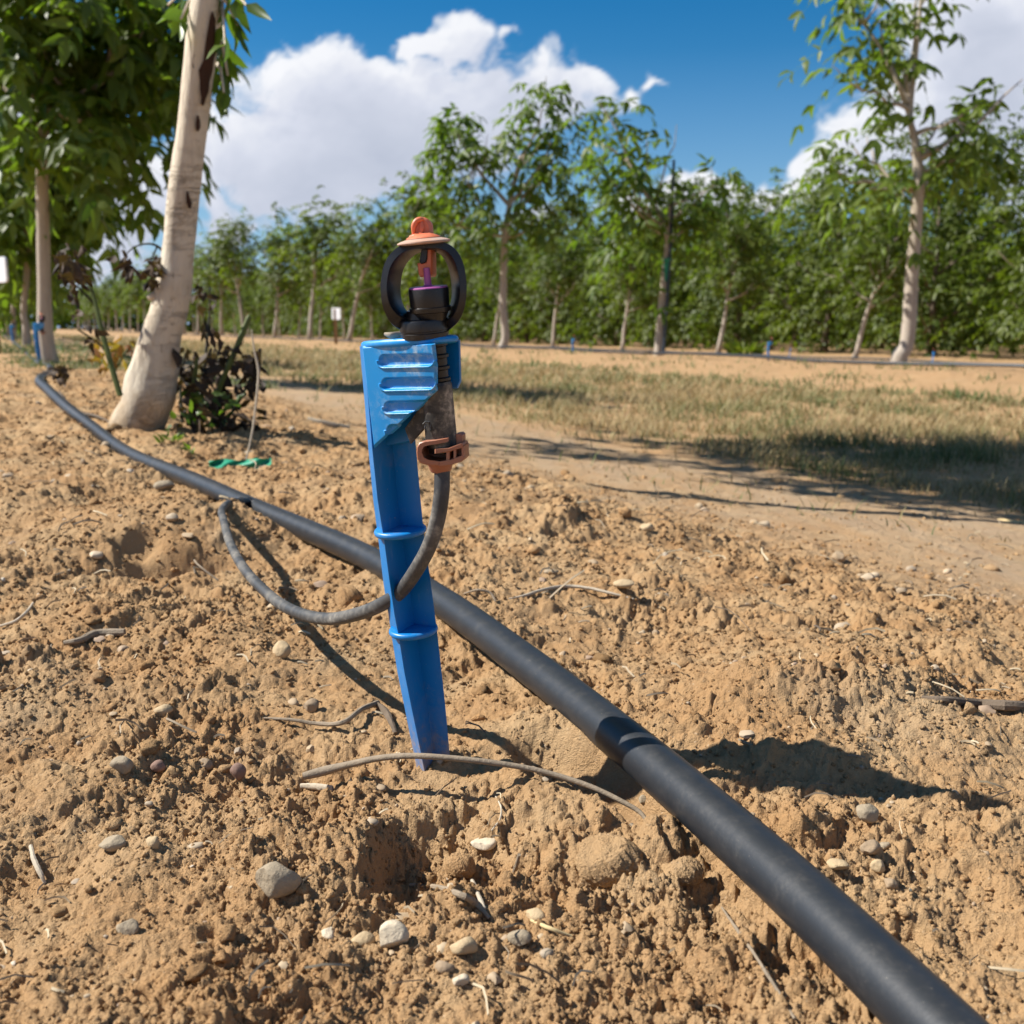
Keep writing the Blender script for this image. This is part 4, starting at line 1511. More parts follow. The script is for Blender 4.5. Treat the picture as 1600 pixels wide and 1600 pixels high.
near_tree([(22, 530, 9), (22, 522, 8), (21, 480, 7), (22, 430, 6.5), (24, 390, 6)], 10.6, None,
          'fourth tree of the near row, thin pale stem behind the white board', 53,
          [(23, 400, 0, 350, .1, 8), (23, 400, 50, 360, .1, 8), (23, 395, 30, 320, 0, 8)],
          [(20, 380, .1, 62, .6, 55, 140), (40, 330, .1, 60, .6, 50, 110), (5, 330, .1, 55, .6, 50, 80)], leaflet=.14, leaf_l=.3)
near_tree([(13, 524, 7), (13, 518, 6), (10, 490, 5), (10, 440, 5), (12, 410, 4)], 13.8, None,
          'fifth tree of the near row, leaning pale stem near the photo edge', 54,
          [(12, 420, -10, 380, .1, 8), (12, 420, 30, 385, .1, 8)], [(10, 400, .1, 60, .7, 45, 150), (30, 370, .1, 40, .6, 40, 80)], leaflet=.16, leaf_l=.32)
for k, Y in enumerate((16.9, 20.0, 23.1)):
    g_ = 5 - k
    near_tree([(10 - 2 * k, 520 - 2 * k, g_), (10 - 2 * k, 514 - 2 * k, g_), (9 - 2 * k, 470, g_ - 1), (10 - 2 * k, 440, g_ - 1.5)], Y, None, 'far tree at the vanishing end of the near row', 55 + k,
              [(9, 450, 0, 410, .1, 8)], [(8, 425 + 5 * k, .1, 42, .7, 42, 150)], leaflet=.2, leaf_l=.36)

# ---- the row across the grass, its three clear trees --------------------
def zs(x, y):
    return float(macro(x, y))


near_tree([(1402, 580, 27), (1404, 568, 26), (1406, 555, 25), (1416, 541, 22), (1421, 500, 22), (1424, 440, 20), (1429, 380, 19), (1433, 320, 18), (1436, 285, 17), (1430, 220, 12), (1422, 180, 9)], 8.0, None,
          'tall sparse tree at right, long white trunk kinked at its foot', 61,
          [(1425, 318, 1405, 292, .0, 2), (1433, 292, 1300, 268, -.2, 5), (1433, 300, 1340, 230, .3, 4), (1434, 270, 1520, 225, .2, 5), (1432, 250, 1575, 140, .0, 5), (1428, 210, 1525, 165, -.2, 4),
           (1425, 190, 1385, 60, .1, 5), (1420, 170, 1340, 120, -.1, 4), (1420, 160, 1360, 20, .1, 5), (1420, 150, 1430, 10, .1, 4), (1425, 240, 1470, 190, .2, 3)],
          [(1365, 100, .0, 42, .25, 55, 9), (1385, 30, 0, 58, .3, 42, 14), (1395, -40, 0, 70, .35, 50, 26), (1500, 215, 0, 65, .35, 42, 12), (1335, 250, 0, 55, .3, 34, 9)],
          leaflet=.125, leaf_l=.30, group='trees of the row across the grass', Hext=1.6)
mid_tree = near_tree([(1026, 572, 16), (1028, 558, 14), (1032, 500, 12), (1036, 450, 11), (1040, 410, 9), (1045, 360, 8), (1048, 310, 7)], 11.0, None,
          'middle tree across the grass, thin stem with a green band and lopsided crown', 62,
          [(1042, 370, 950, 260, .1, 5), (1044, 360, 985, 300, -.2, 6), (1045, 340, 1100, 300, .1, 5), (1048, 320, 1120, 278, .1, 5), (1042, 380, 1080, 340, .2, 5), (1044, 350, 960, 190, .1, 7)],
          [(958, 195, 0, 34, .3, 30, 10), (985, 235, 0, 40, .3, 34, 14), (955, 285, 0, 34, .3, 30, 14), (1020, 330, 0, 70, .5, 42, 36), (1070, 330, .1, 55, .4, 35, 16), (1010, 380, .1, 60, .4, 36, 20)],
          leaflet=.14, leaf_l=.32, group='trees of the row across the grass', Hext=.1)
near_tree([(780, 560, 16), (783, 547, 14), (790, 525, 14), (786, 480, 13), (787, 430, 12), (788, 390, 11), (790, 360, 10), (800, 300, 8), (812, 250, 6)], 14.0, None,
          'tall full tree just right of the sprinkler with two leafy spires', 63,
          [(788, 360, 710, 260, .1, 9), (790, 350, 850, 250, .1, 9), (795, 320, 870, 200, 0, 10), (795, 320, 715, 200, .0, 10), (800, 300, 845, 150, .0, 10), (790, 370, 870, 330, .1, 8), (790, 370, 700, 340, -.1, 8)],
          [(716, 205, 0, 30, .4, 42, 30), (712, 270, 0, 44, .5, 42, 32), (852, 165, 0, 34, .4, 40, 26), (852, 235, 0, 48, .5, 50, 40), (775, 240, 0, 46, .5, 42, 26), (790, 300, 0, 80, .6, 40, 36), (720, 325, 0, 44, .5, 28, 26), (860, 310, 0, 42, .5, 36, 26), (770, 345, 0, 50, .4, 26, 26)],
          leaflet=.15, leaf_l=.34, group='trees of the row across the grass', Hext=.2)

# ================================================================== orchard rows beyond
def row_pos(s, Y):
    return (s - .447 * Y) / .894


def variant(seed, H, z0, Rc, kind):
    g = np.random.default_rng(seed)
    lean = (g.normal() * .06, g.normal() * .04)
    P, rr = trunk_line(H * .8, g, lean, .03, 9, .055 if kind == 'row' else .085, .014)
    if kind == 'row':
        lm = ring_limbs(g, P, z0, H * .74, 9, Rc * 1.05, .45, 8, (.5, 1.3))
        mid = np.array([lean[0] * H * .6, lean[1] * H * .6, (z0 + H) / 2])
        ex = [(mid, (Rc * .85, Rc * .85, (H - z0) * .46), 95), (mid + [0, 0, (H - z0) * .33], (Rc * .4, Rc * .4, (H - z0) * .3), 30), (mid + [.35 * Rc, .2 * Rc, (H - z0) * .2], (Rc * .35, Rc * .35, (H - z0) * .3), 22)]
        ex = [(c__, r__, int(n__ * 1.5)) for c__, r__, n__ in ex]
        w_, c_ = tree_meshes(seed, P, rr, [(a_, d_, l_, 13) for a_, d_, l_, n__ in lm], 0, .32, .125, 3, ex, .42)
    else:
        lm = ring_limbs(g, P, z0 + .1, H * .70, 10, Rc * .95, .3, 8, (.35, 1.1))
        mid = np.array([0, 0, (z0 + H) / 2])
        ex = [(mid, (Rc, Rc, (H - z0) * .47), 330), (mid + [g.normal() * .4, g.normal() * .4, (H - z0) * .34], (Rc * .5, Rc * .5, (H - z0) * .22), 60), (mid - [0, 0, (H - z0) * .34], (Rc * .9, Rc * .9, (H - z0) * .16), 90)]
        ex = [(c__, r__, int(n__ * 2.1)) for c__, r__, n__ in ex]
        w_, c_ = tree_meshes(seed, P, rr, lm, 0, .36, .155, 3, ex, .4, ratio=.42)
    V = np.concatenate(c_.V)
    cm_ = mesh_np('crown', V, np.concatenate(c_.Q), np.concatenate(c_.T))
    cm_.materials.append(M['leaf_far'])
    cm_.polygons.foreach_set('use_smooth', np.ones(len(cm_.polygons), bool))
    tm = bpy.data.meshes.new('trunk')
    tm.from_pydata(w_.v, [], w_.f)
    tm.materials.append(M['bark_far'] if kind == 'row' else M['bark_dark'])
    tm.polygons.foreach_set('use_smooth', np.ones(len(tm.polygons), bool))
    return tm, cm_


ROWV = [variant(100 + k, 3.0 + .12 * k, 1.05 + .05 * k, .78 + .04 * (k % 3), 'row') for k in range(5)]
WALL = [variant(200 + k, 4.4 + .17 * k, .18, 1.75 + .08 * (k % 2), 'wall') for k in range(5)]


def plant_tree(x, y, var, label, group, rot, sc=1.0, tilt=(0, 0), z=None):
    t = empty('walnut_tree', (x, y, zs(x, y) if z is None else z), label, 'tree', group)
    t.rotation_euler = (tilt[0], tilt[1], rot)
    t.scale = (sc, sc, sc)
    for nm, me_ in (('trunk', var[0]), ('crown', var[1])):
        o_ = bpy.data.objects.new(nm, me_)
        COL.objects.link(o_)
        o_.parent = t
    return t


g = np.random.default_rng(17)
Y, k = 17.0, 0
while Y < 88:
    x = row_pos(6.28, Y) + g.normal() * .06
    lab = 'slim green tree in the far stretch of the row across the grass'
    tl = (g.normal() * .03, g.normal() * .05)
    if k == 1:
        x, tl, lab = at(545, 530, Y)[0], (0, .26), 'leaning pale tree just left of the sprinkler head, behind the white board'
    plant_tree(x, Y, ROWV[k % 5], lab, 'far trees of the row across the grass' if k != 1 else None, g.random() * 6.28 if k != 1 else 0, .84 + .12 * g.random(), tl)
    Y += 3.0; k += 1
spec = {0: (1335, 'slanting pale trunk left of the tall sparse tree, under the leafy wall', .20), 1: (1122, 'upright pale trunk against the leafy wall, right of the banded tree', .08), 2: (972, 'curved slanting pale trunk left of the banded tree', .16)}
Y, k = 16.3, 0
while Y < 90:
    x = row_pos(12.2, Y)
    lab, grp, tl, rt = 'pale stemmed tree of the second row beyond the grass', 'far trees of the second row', (g.normal() * .03, g.normal() * .05), g.random() * 6.28
    if k in spec:
        px, lab, tt = spec[k]
        x, tl, grp, rt = at(px, 555, Y)[0], (0, tt), None, 0
    plant_tree(x, Y, ROWV[(k * 2 + 1) % 5], lab, grp, rt, (.66 if k == 0 else .78) + .10 * g.random(), tl)
    Y += 3.0; k += 1
for s_, Y0, Y1, n_ in ((18.4, 17.0, 92, 'third'), (24.6, 21.0, 96, 'fourth')):
    Y, k = Y0, 0
    while Y < Y1:
        plant_tree(row_pos(s_, Y) + g.normal() * .2, Y, WALL[(k * 3 + int(s_)) % 5], 'dense green tree in the leafy wall, %s row beyond the grass' % n_, 'trees of the %s orchard row' % n_, g.random() * 6.28, .94 + .14 * g.random(), (g.normal() * .02, g.normal() * .03))
        Y += 2.9; k += 1
for Y in np.arange(24, 100, 4.2):
    plant_tree(row_pos(30.5, Y) + g.normal() * .3, Y, WALL[int(Y) % 5], 'dense green tree at the back of the leafy wall, fifth row', 'trees of the fifth orchard row', g.random() * 6.28, 1.02 + .12 * g.random())

# the wood that closes the view behind the last rows
def far_wood():
    g = np.random.default_rng(404)
    L_ = Leaves(405)
    n = 9000
    Yv = 26 + 100 * g.random(n) ** 1.2
    sv = 36 + 5 * g.random(n)
    A = np.stack([row_pos(sv, Yv), Yv, np.zeros(n)], 1)
    n2 = 7000
    B = np.stack([-75 + 95 * g.random(n2), 108 + 8 * g.random(n2), np.zeros(n2)], 1)
    P_ = np.concatenate([A, B])
    P_[:, 2] = macro(P_[:, 0], P_[:, 1]) + .1 + (3.9 + .9 * noise(P_[:, 0] / 2.2, P_[:, 1] / 2.2, 9)) * g.random(len(P_)) ** .8
    L_.leaflets(P_, g.normal(size=P_.shape) - np.array([0, 0, .4]), g.normal(size=P_.shape), .7 + .5 * g.random(len(P_)), .45 + .3 * g.random(len(P_)), .06)
    tag(L_.build('far_wood', M['leaf_far'], None, origin=P_[0]), 'far green wood closing the view behind the orchard rows', 'wood', kind='stuff')


far_wood()

# green band and support rod on the middle tree
b = np.array(mid_tree.location)
mb = MB()
for y0, y1, r_ in ((404, 412, .034), (412, 440, .026)):
    mb.sweep([at(1041 + (440 - y0) * .06, y0, 10.98), at(1041 + (440 - y1) * .06, y1, 10.98)], [r_ + .012, r_], 10)
tie_o = mb.build('tie_band', M['stake_green'], mid_tree, origin=b)
mb = MB()
mb.sweep([at(1036, 562, 10.93), at(1047, 400, 10.96), at(1053, 250, 11.0)], [.016, .016, .014], 8)
tag(mb.build('support_rod', plain('dark_metal_rod', (.035, .045, .06), .2, 20, .5, 0), None, origin=at(1036, 562, 10.93)), 'dark rod tied to the middle tree, its tip above the crown', 'rod')

# pipes along the other rows
def far_pipe(s_, Y0, Y1, label):
    Ys = np.arange(Y0, Y1, .8)
    pts = np.stack([row_pos(s_, Ys) + .05 * np.sin(Ys * 1.3), Ys, macro(row_pos(s_, Ys), Ys) + .03 + .012 * np.sin(Ys * 2.1)], 1)
    m_ = MB()
    m_.sweep(pts, .013, 8)
    tag(m_.build('irrigation_pipe', M['pipe'], None, origin=pts[0]), label, 'pipe')


far_pipe(6.05, 4.5, 60, 'black pipe running along the bank of the row across the grass')
far_pipe(12.0, 9, 70, 'distant black pipe at the foot of the second orchard row')

# ---- more stakes like the one in front ----------------------------------
def far_hit(px, py):
    ts = np.geomspace(1.2, 60, 4000)
    P_ = np.array([atd(px, py, t) for t in ts])
    i = int(np.argmax(P_[:, 2] < macro(P_[:, 0], P_[:, 1])))
    return P_[i]


for px, py, rot, lab in ((63, 572, 1.0, 'blue stake leaning by the second tree of the near row'),
                         (21, 529, .7, 'small blurred blue stake beside the white board at the left edge'),
                         (1201, 564, .5, 'blue stake on the far bank between the upright pale trunk and the slanting one'),
                         (1233, 560, 1.9, 'tiny blue stake in the shade just right of the far bank stake'),
                         (1456, 568, 2.2, 'blue stake just right of the tall kinked trunk'),
                         (896, 552, .2, 'blue stake on the bank left of the curved slanting trunk')):
    p = far_hit(px, py)
    if px == 63:
        p = at(64, 572, 4.1); p[2] = zs(p[0], p[1])
    if px == 21:
        p = at(21, 529, 9.0); p[2] = zs(p[0], p[1])
    c = copy_tree(hero)
    c.location = [float(v) for v in p]
    c.rotation_euler = (0, 0, rot)
    c.scale = (1.12,) * 3
    c['label'] = lab
    c['group'] = 'blue sprinkler stakes further off'

# ---- boards on posts -----------------------------------------------------
def board(px0, px1, py0, py1, ybase, Y, label, post_w):
    base = at((px0 + px1) / 2, ybase, Y)
    base[2] = zs(base[0], base[1])
    t = empty('sign_board', base, label, 'sign')
    m_ = MB()
    a, b_ = at(px0, py0, Y - .02), at(px1, py1, Y - .02)
    r_ = .12 * (b_[0] - a[0])
    poly = []
    for cx, cz, s0 in ((b_[0] - r_, a[2] - r_, 0), (a[0] + r_, a[2] - r_, 90), (a[0] + r_, b_[2] + r_, 180), (b_[0] - r_, b_[2] + r_, 270)):
        for k_ in range(5):
            an_ = R(s0 + 22.5 * k_)
            X_ = cx + r_ * math.cos(an_)
            poly.append((X_, Y - .02 - .75 * (X_ - (a[0] + b_[0]) / 2), cz + r_ * math.sin(an_)))
    m_.prism(poly, (.007, .010, 0), .002)
    m_.build('panel', M['board'], t, origin=base)
    m_ = MB()
    w_ = post_w
    tp_ = at((px0 + px1) / 2, py0 + 2, Y)
    m_.loft([[(base[0] - w_, Y - w_ * .6, z), (base[0] + w_, Y - w_ * .6, z), (base[0] + w_, Y + w_ * .6, z), (base[0] - w_, Y + w_ * .6, z)] for z in (base[2] - .08, (base[2] + tp_[2]) / 2, tp_[2])])
    m_.build('post', M['post'], t, origin=base)


board(517, 533, 481, 499.5, 533, 18.4, 'small white board on a wooden post between far pale trunks', .026)
board(-30, 19, 402, 442, 538, 5.6, 'white board on a post cut by the left photo edge', .018)

# ---- dry stalk, ribbon, twigs on the ground ------------------------------
def ground_twig(pts, name, mat, label, cat, per=6, seg=8, flat=1.0):
    """pts: (px, py, width px, pull towards the camera)"""
    Pw, Rw = [], []
    for x, y, w_, pull in pts:
        p, t = ground_hit(x, y)
        q_ = atd(x, y, t * (1 - pull))
        Pw.append(q_)
        Rw.append(w_ * t / 3200)
    m_ = MB()
    m_.sweep(np.array(Pw), Rw, seg, per=per, flat=flat)
    V_ = np.array(m_.v)
    V_ = V_ + .00018 * np.stack([noise(V_[:, 0] * 900, V_[:, 2] * 900, 5), noise(V_[:, 1] * 900, V_[:, 0] * 900, 6), noise(V_[:, 0] * 700, V_[:, 1] * 700, 7)], 1)
    m_.v = [tuple(v) for v in V_]
    return tag(m_.build(name, mat, None, origin=Pw[0]), label, cat)


t0 = .345
arch = [(474, 1213, 12), (505, 1205, 15), (540, 1196, 11.5), (590, 1185, 10), (640, 1181, 9.5), (700, 1184, 9), (780, 1193, 9), (850, 1206, 8.5), (920, 1228, 8.5), (975, 1254, 8), (1003, 1272, 7), (1022, 1300, 6), (1038, 1330, 3.5)]
tt = [.3465, .347, .345, .339, .334, .331, .330, .329, .325, .320, .317, .311, .3045]
m_ = MB()
Pw = np.array([atd(x, y, t) for (x, y, w_), t in zip(arch, tt)])
for p in Pw:
    p[2] = max(p[2], float(height(p[0], p[1])) + .0004)
m_.sweep(Pw, [w_ * t / 3200 for (x, y, w_), t in zip(arch, tt)], 12, per=8)
twig = m_.build('twig', M['twig'], None, origin=Pw[0])
tag(twig, 'long arched grey twig lying across the foot of the blue stake', 'twig')
m_ = MB()
m_.sweep([atd(985, 1290, .316), atd(1008, 1312, .3105), atd(1034, 1332, .3042)], [.0011, .0011, .0004], 8, per=5)
m_.build('side_shoot', M['twig'], twig, origin=Pw[0])

ground_twig([(795, 936, 3, .002), (822, 930, 5, .006), (850, 921, 5.5, .010), (885, 916, 5.5, .013), (920, 919, 5, .011), (955, 927, 4.5, .008), (990, 936, 3, .002)], 'twig', M['pale_twig'], 'thin pale arched twig right of the stake, beyond the pipe', 'twig')
ground_twig([(725, 928, 3, .002), (745, 922, 4, .012), (765, 926, 4.5, .014), (775, 940, 3, .004)], 'root_end', M['twig'], 'short curled root tip arching just above the pipe', 'root')
ground_twig([(1440, 1091, 8, .002), (1480, 1094, 13, .008), (1530, 1100, 16, .010), (1580, 1103, 17, .010), (1660, 1108, 18, .010)], 'stick', M['dark_twig'], 'thick dark stick entering from the right edge', 'stick')
ground_twig([(1128, 1418, 3, .004), (1150, 1450, 5, .012), (1178, 1490, 5.5, .016), (1210, 1540, 6, .014), (1242, 1592, 5, .006)], 'twig', M['twig'], 'slender dry stem left of the pipe near the bottom edge', 'twig')
ground_twig([(830, 1438, 4, .004), (858, 1450, 6.5, .008), (893, 1463, 5, .004)], 'straw', M['straw'], 'short bright yellow straw at the bottom middle', 'straw')
ground_twig([(412, 1122, 3, .002), (450, 1124, 5, .006), (500, 1131, 7, .010), (535, 1129, 8, .012), (565, 1108, 8, .014), (590, 1098, 8, .010)], 'twig', M['twig'], 'forked root piece left of the stake foot', 'twig')
ground_twig([(585, 1098, 8, .010), (602, 1112, 12, .012), (612, 1130, 9, .008), (618, 1146, 7, .004)], 'root_knot', M['dark_twig'], 'knotted root stub at the end of the forked piece', 'root')
ground_twig([(640, 1383, 6, .006), (680, 1386, 9, .010), (715, 1396, 10, .012), (745, 1412, 10, .010), (765, 1435, 6, .004)], 'twig', M['twig'], 'weathered twig lying in front of the pit', 'twig')
ground_twig([(738, 1376, 6, .02), (748, 1400, 7, .014), (757, 1420, 6, .006)], 'splinter', M['pale_twig'], 'upright splinter crossing the weathered twig', 'splinter')
ground_twig([(48, 1322, 6, .006), (54, 1345, 8, .012), (62, 1362, 8, .010), (70, 1380, 5, .004)], 'twig', M['pale_twig'], 'short pale twig on the lower left soil', 'twig')
ground_twig([(804, 1362, 7, .005), (808, 1350, 7, .02), (811, 1335, 5, .035)], 'stub', M['twig'], 'little upright twig stub in the soil right of the pit', 'stub')
ground_twig([(0, 978, 4, .004), (25, 970, 5, .008), (45, 952, 4.5, .012), (60, 928, 3, .010)], 'twig', M['pale_twig'], 'fine pale stalk at the left edge of the slope', 'twig')
ground_twig([(100, 1005, 8, .006), (125, 1000, 10, .010), (150, 990, 13, .008), (195, 988, 12, .006)], 'bark_strip', M['twig'], 'curved grey bark strip on the left slope', 'bark')
ground_twig([(470, 1228, 8, .006), (495, 1229, 11, .010), (520, 1232, 10, .006)], 'bark_chip', M['pale_twig'], 'whitish flake of bark under the arched twig end', 'chip', flat=.4)
ground_twig([(775, 1245, 2.5, .003), (783, 1262, 3, .012), (781, 1280, 3, .012), (768, 1298, 2.5, .004)], 'root', M['pale_twig'], 'hair thin curled root below the stake foot', 'root')
ground_twig([(480, 655, 8, .003), (510, 662, 9, .006), (545, 668, 7, .004)], 'twig', M['pale_twig'], 'pale broken twig beyond the green ribbon', 'twig')
ground_twig([(1560, 812, 5, .002), (1590, 817, 7, .004), (1640, 820, 7, .004)], 'straw', M['straw'], 'long straw at the right edge of the wheel track', 'straw')
ground_twig([(92, 612, 4, .004), (115, 640, 5, .01), (150, 650, 5, .012), (172, 660, 4, .004)], 'twig', M['dark_twig'], 'dark twig bent over the pipe near the thick trunk', 'twig')

# dry stalk with the green ribbon at its foot
p, t = ground_hit(385, 727)
m_ = MB()
stk = [(381, 728, 4, 0), (388, 705, 4.5, 0), (395, 670, 5, 0), (400, 630, 5, 0), (404, 590, 6, 0), (403, 572, 5.5, 0), (397, 545, 4, 0), (393, 515, 3, 0)]
Ps = np.array([atd(x, y, t * .998) for x, y, w_, z_ in stk])
m_.sweep(Ps, [w_ * t / 4600 for x, y, w_, z_ in stk], 8, per=4)
tag(m_.build('dry_stalk', M['pale_twig'], None, origin=Ps[0]), 'thin dry stalk standing upright out of the green ribbon', 'stalk')
p, t = ground_hit(375, 731)
m_ = MB()
gx, gy = 34, 7
V_, F_ = [], []
for side in (0, 1):
    for i in range(gx):
        for j in range(gy):
            a_ = i / (gx - 1)
            x = (326 + (424 - 326) * a_)
            pinch = .35 + .65 * min(1, abs(x - 374) / 26)
            hw = 8.5 * pinch * (1 if x > 345 else .45 + .55 * max(0, (x - 326) / 19))
            y = 724 + (j / (gy - 1) - .5) * 2 * hw + 2.0 * math.sin(a_ * 9) * .5
            pull = .006 + .008 * (.5 + .5 * math.sin(a_ * 17 + j * .9)) * pinch
            q_ = atd(x, y, t * (1 - pull) * (1 + (724 - y) * .0004))
            V_.append(q_ + (np.array([0, .0012, -.0003]) if side else 0))
n_ = gx * gy
for i in range(gx - 1):
    for j in range(gy - 1):
        a_ = i * gy + j
        F_.append((a_, a_ + 1, a_ + gy + 1, a_ + gy))
        F_.append((n_ + a_, n_ + a_ + gy, n_ + a_ + gy + 1, n_ + a_ + 1))
bd = [j for j in range(gy)] + [i * gy + gy - 1 for i in range(1, gx)] + [(gx - 1) * gy + j for j in range(gy - 2, -1, -1)] + [i * gy for i in range(gx - 2, 0, -1)]
for i in range(len(bd)):
    a_, b_ = bd[i], bd[(i + 1) % len(bd)]
    F_.append((b_, a_, a_ + n_, b_ + n_))
m_.add(V_, F_)
tag(m_.build('ribbon', M['tie'], None, origin=p, smooth=70), 'bright green plastic ribbon knotted on the ground', 'ribbon')

# ---- withered shoots round the thick trunk -------------------------------
def withered(name, stems, leaves, label, t_mid, mat_leaf='dead_leaf', mat_stem='dead_stem', seed=0, cat='plant', ll=.03, curl=.2, ratio=.42, extra_green=None):
    """stems: lists of (px, py, width px, depth offset); leaves: (px, py, spread px, n)"""
    g = np.random.default_rng(seed)
    base = atd(stems[0][0][0], stems[0][0][1], t_mid + stems[0][0][3])
    t_ = empty(name, base, label, cat)
    for st in stems:
        m_ = MB()
        Ps = np.array([atd(x, y, t_mid + d) for x, y, w_, d in [q_[:4] for q_ in st]])
        m_.sweep(Ps, [w_ * t_mid / 3200 for x, y, w_, d in [q_[:4] for q_ in st]], 7, per=4)
        m_.build('stem', M[st[0][4] if len(st[0]) > 4 else mat_stem], t_, origin=base)
    L_ = Leaves(seed + 3)
    for x, y, sp_, n_ in leaves:
        O = np.array([atd(x + g.normal() * sp_ * .5, y + g.normal() * sp_ * .5, t_mid + g.normal() * .04) for _ in range(n_)])
        D = g.normal(size=(n_, 3)) * .55 - np.array([0, 0, .8])
        L_.leaflets(O, D, g.normal(size=(n_, 3)), ll * (.6 + .7 * g.random(n_)), ll * ratio * (.7 + .6 * g.random(n_)), curl)
    L_.build('leaves', M[mat_leaf], t_, origin=base)
    return t_


gs = 'green_stem'
withered('dead_shrub', [
    [(330, 668, 8, 0, gs), (342, 610, 8, -.02), (365, 555, 9, -.03), (388, 500, 9, -.03), (391, 494, 5, -.03)],
    [(310, 665, 6, .03), (318, 600, 6, .04), (323, 540, 5, .04), (328, 480, 4, .05), (327, 448, 3, .05)],
    [(296, 662, 7, 0, gs), (300, 620, 7, -.02), (306, 575, 6, -.03), (308, 560, 4, -.03)],
    [(300, 665, 6, .02, gs), (320, 610, 6, .02), (345, 565, 5, .02)],
    [(285, 660, 6, .04), (282, 600, 5, .05), (290, 552, 4, .05)],
    [(345, 668, 6, .0), (372, 630, 5, .0), (392, 590, 4, -.02)],
    [(325, 668, 7, .05), (352, 640, 6, .05), (385, 615, 4, .06)]],
    [(300, 560, 26, 10), (352, 548, 28, 22), (388, 560, 22, 14), (392, 590, 16, 10), (330, 600, 36, 26), (290, 605, 30, 18), (350, 630, 36, 22), (300, 645, 30, 22), (372, 650, 26, 12), (325, 510, 14, 6), (322, 470, 14, 5), (318, 450, 10, 5), (280, 560, 20, 8), (345, 585, 30, 16), (395, 665, 18, 6)],
    'blackened withered shrub of root shoots right of the thick pale trunk', 1.33, seed=21, ll=.022)
L_ = Leaves(77)
g = np.random.default_rng(8)
n_ = 60
O = np.array([atd(262 + g.random() * 105, 610 + g.random() * 55, 1.30 + g.normal() * .04) for _ in range(n_)])
L_.leaflets(O, g.normal(size=(n_, 3)) + np.array([0, 0, .2]), g.normal(size=(n_, 3)), .012 + .010 * g.random(n_), .006 + .003 * g.random(n_), .08)
L_.build('green_leaves', M['leaf_near'], [o for o in bpy.data.objects if o.name == 'dead_shrub'][0], origin=np.array([o for o in bpy.data.objects if o.name == 'dead_shrub'][0].location))
withered('withered_shoot', [[(188, 618, 9, 0, gs), (178, 585, 9, 0), (160, 520, 8, 0), (150, 478, 7, 0), (138, 440, 5, 0), (124, 428, 3.5, 0)], [(150, 478, 4, 0), (143, 470, 4, 0), (118, 445, 2.5, 0)], [(165, 545, 4, 0), (142, 528, 3, 0), (122, 515, 3, 0)]],
         [(108, 412, 18, 34), (122, 424, 10, 12), (100, 392, 10, 8), (118, 462, 5, 3), (118, 488, 5, 3), (140, 515, 9, 4), (142, 530, 9, 3), (116, 448, 5, 2)],
         'dark withered shoot leaning left of the thick trunk, black leaves at its tip', 1.22, seed=22, ll=.019)
withered('withered_twig', [[(262, 400, 5, .02), (245, 384, 4, .0), (228, 381, 3, 0), (210, 386, 2.5, 0), (198, 396, 2, 0)], [(246, 384, 3, 0), (240, 398, 2.5, 0), (236, 405, 2, 0)]],
         [(196, 402, 8, 7), (203, 418, 7, 6), (238, 408, 8, 8), (240, 432, 8, 9), (236, 420, 8, 8), (244, 446, 6, 5)],
         'thin arching twig with black shrivelled leaves hanging left of the thick trunk', 1.27, seed=23, ll=.019)
withered('yellowing_weed', [[(176, 578, 4, 0, gs), (170, 560, 4, 0, gs), (160, 545, 3, 0)], [(180, 580, 4, 0, gs), (190, 560, 3.5, 0), (200, 545, 3, 0)]],
         [(150, 540, 14, 7), (172, 552, 16, 9), (190, 545, 16, 8), (165, 565, 14, 7), (196, 552, 14, 6), (145, 552, 8, 3)],
         'low weed with orange and yellow leaves behind the leaning shoot', 1.45, 'yellow_leaf', 'green_stem', 24, ll=.022, curl=.1, ratio=.36)
withered('dead_leaf', [[(96, 602, 3, 0), (88, 590, 3, 0), (84, 575, 2, 0)]], [(92, 572, 5, 4), (98, 580, 6, 6), (88, 580, 5, 4)],
         'crumpled dark dead leaf standing on the soil beside the far pipe bend', 1.5, seed=25, cat='leaf', ll=.020, ratio=.5)


def weed(px, py, t_scale, n, label, ll, mat='leaf', seed=0, spread=1.0):
    p, t = ground_hit(px, py)
    if ll > .1:
        p = far_hit(px, py)
    g = np.random.default_rng(seed)
    L_ = Leaves(seed)
    a_ = g.random(n) * 6.28
    r_ = g.random(n) ** .5 * ll * spread
    O = np.stack([p[0] + r_ * np.cos(a_), p[1] + r_ * np.sin(a_), np.full(n, p[2]) + g.random(n) * ll * .5], 1)
    D = np.stack([np.cos(a_), np.sin(a_), .5 + g.random(n) * 1.2], 1)
    L_.leaflets(O, D, g.normal(size=(n, 3)) + np.array([0, 0, 1.2]), ll * (.5 + .6 * g.random(n)), ll * .28 * (.6 + .7 * g.random(n)), .05)
    tag(L_.build('weed', M[mat], None, origin=p), label, 'weed')


weed(264, 692, 1, 40, 'tiny green weed in the soil in front of the thick trunk', .012, seed=31)
weed(1162, 556, 1, 70, 'light green bushy weed at the foot of the leafy wall', .26, 'leaf_far', seed=32)
weed(300, 712, 1, 9, 'single green seedling left of the green ribbon', .014, seed=33, spread=.3)

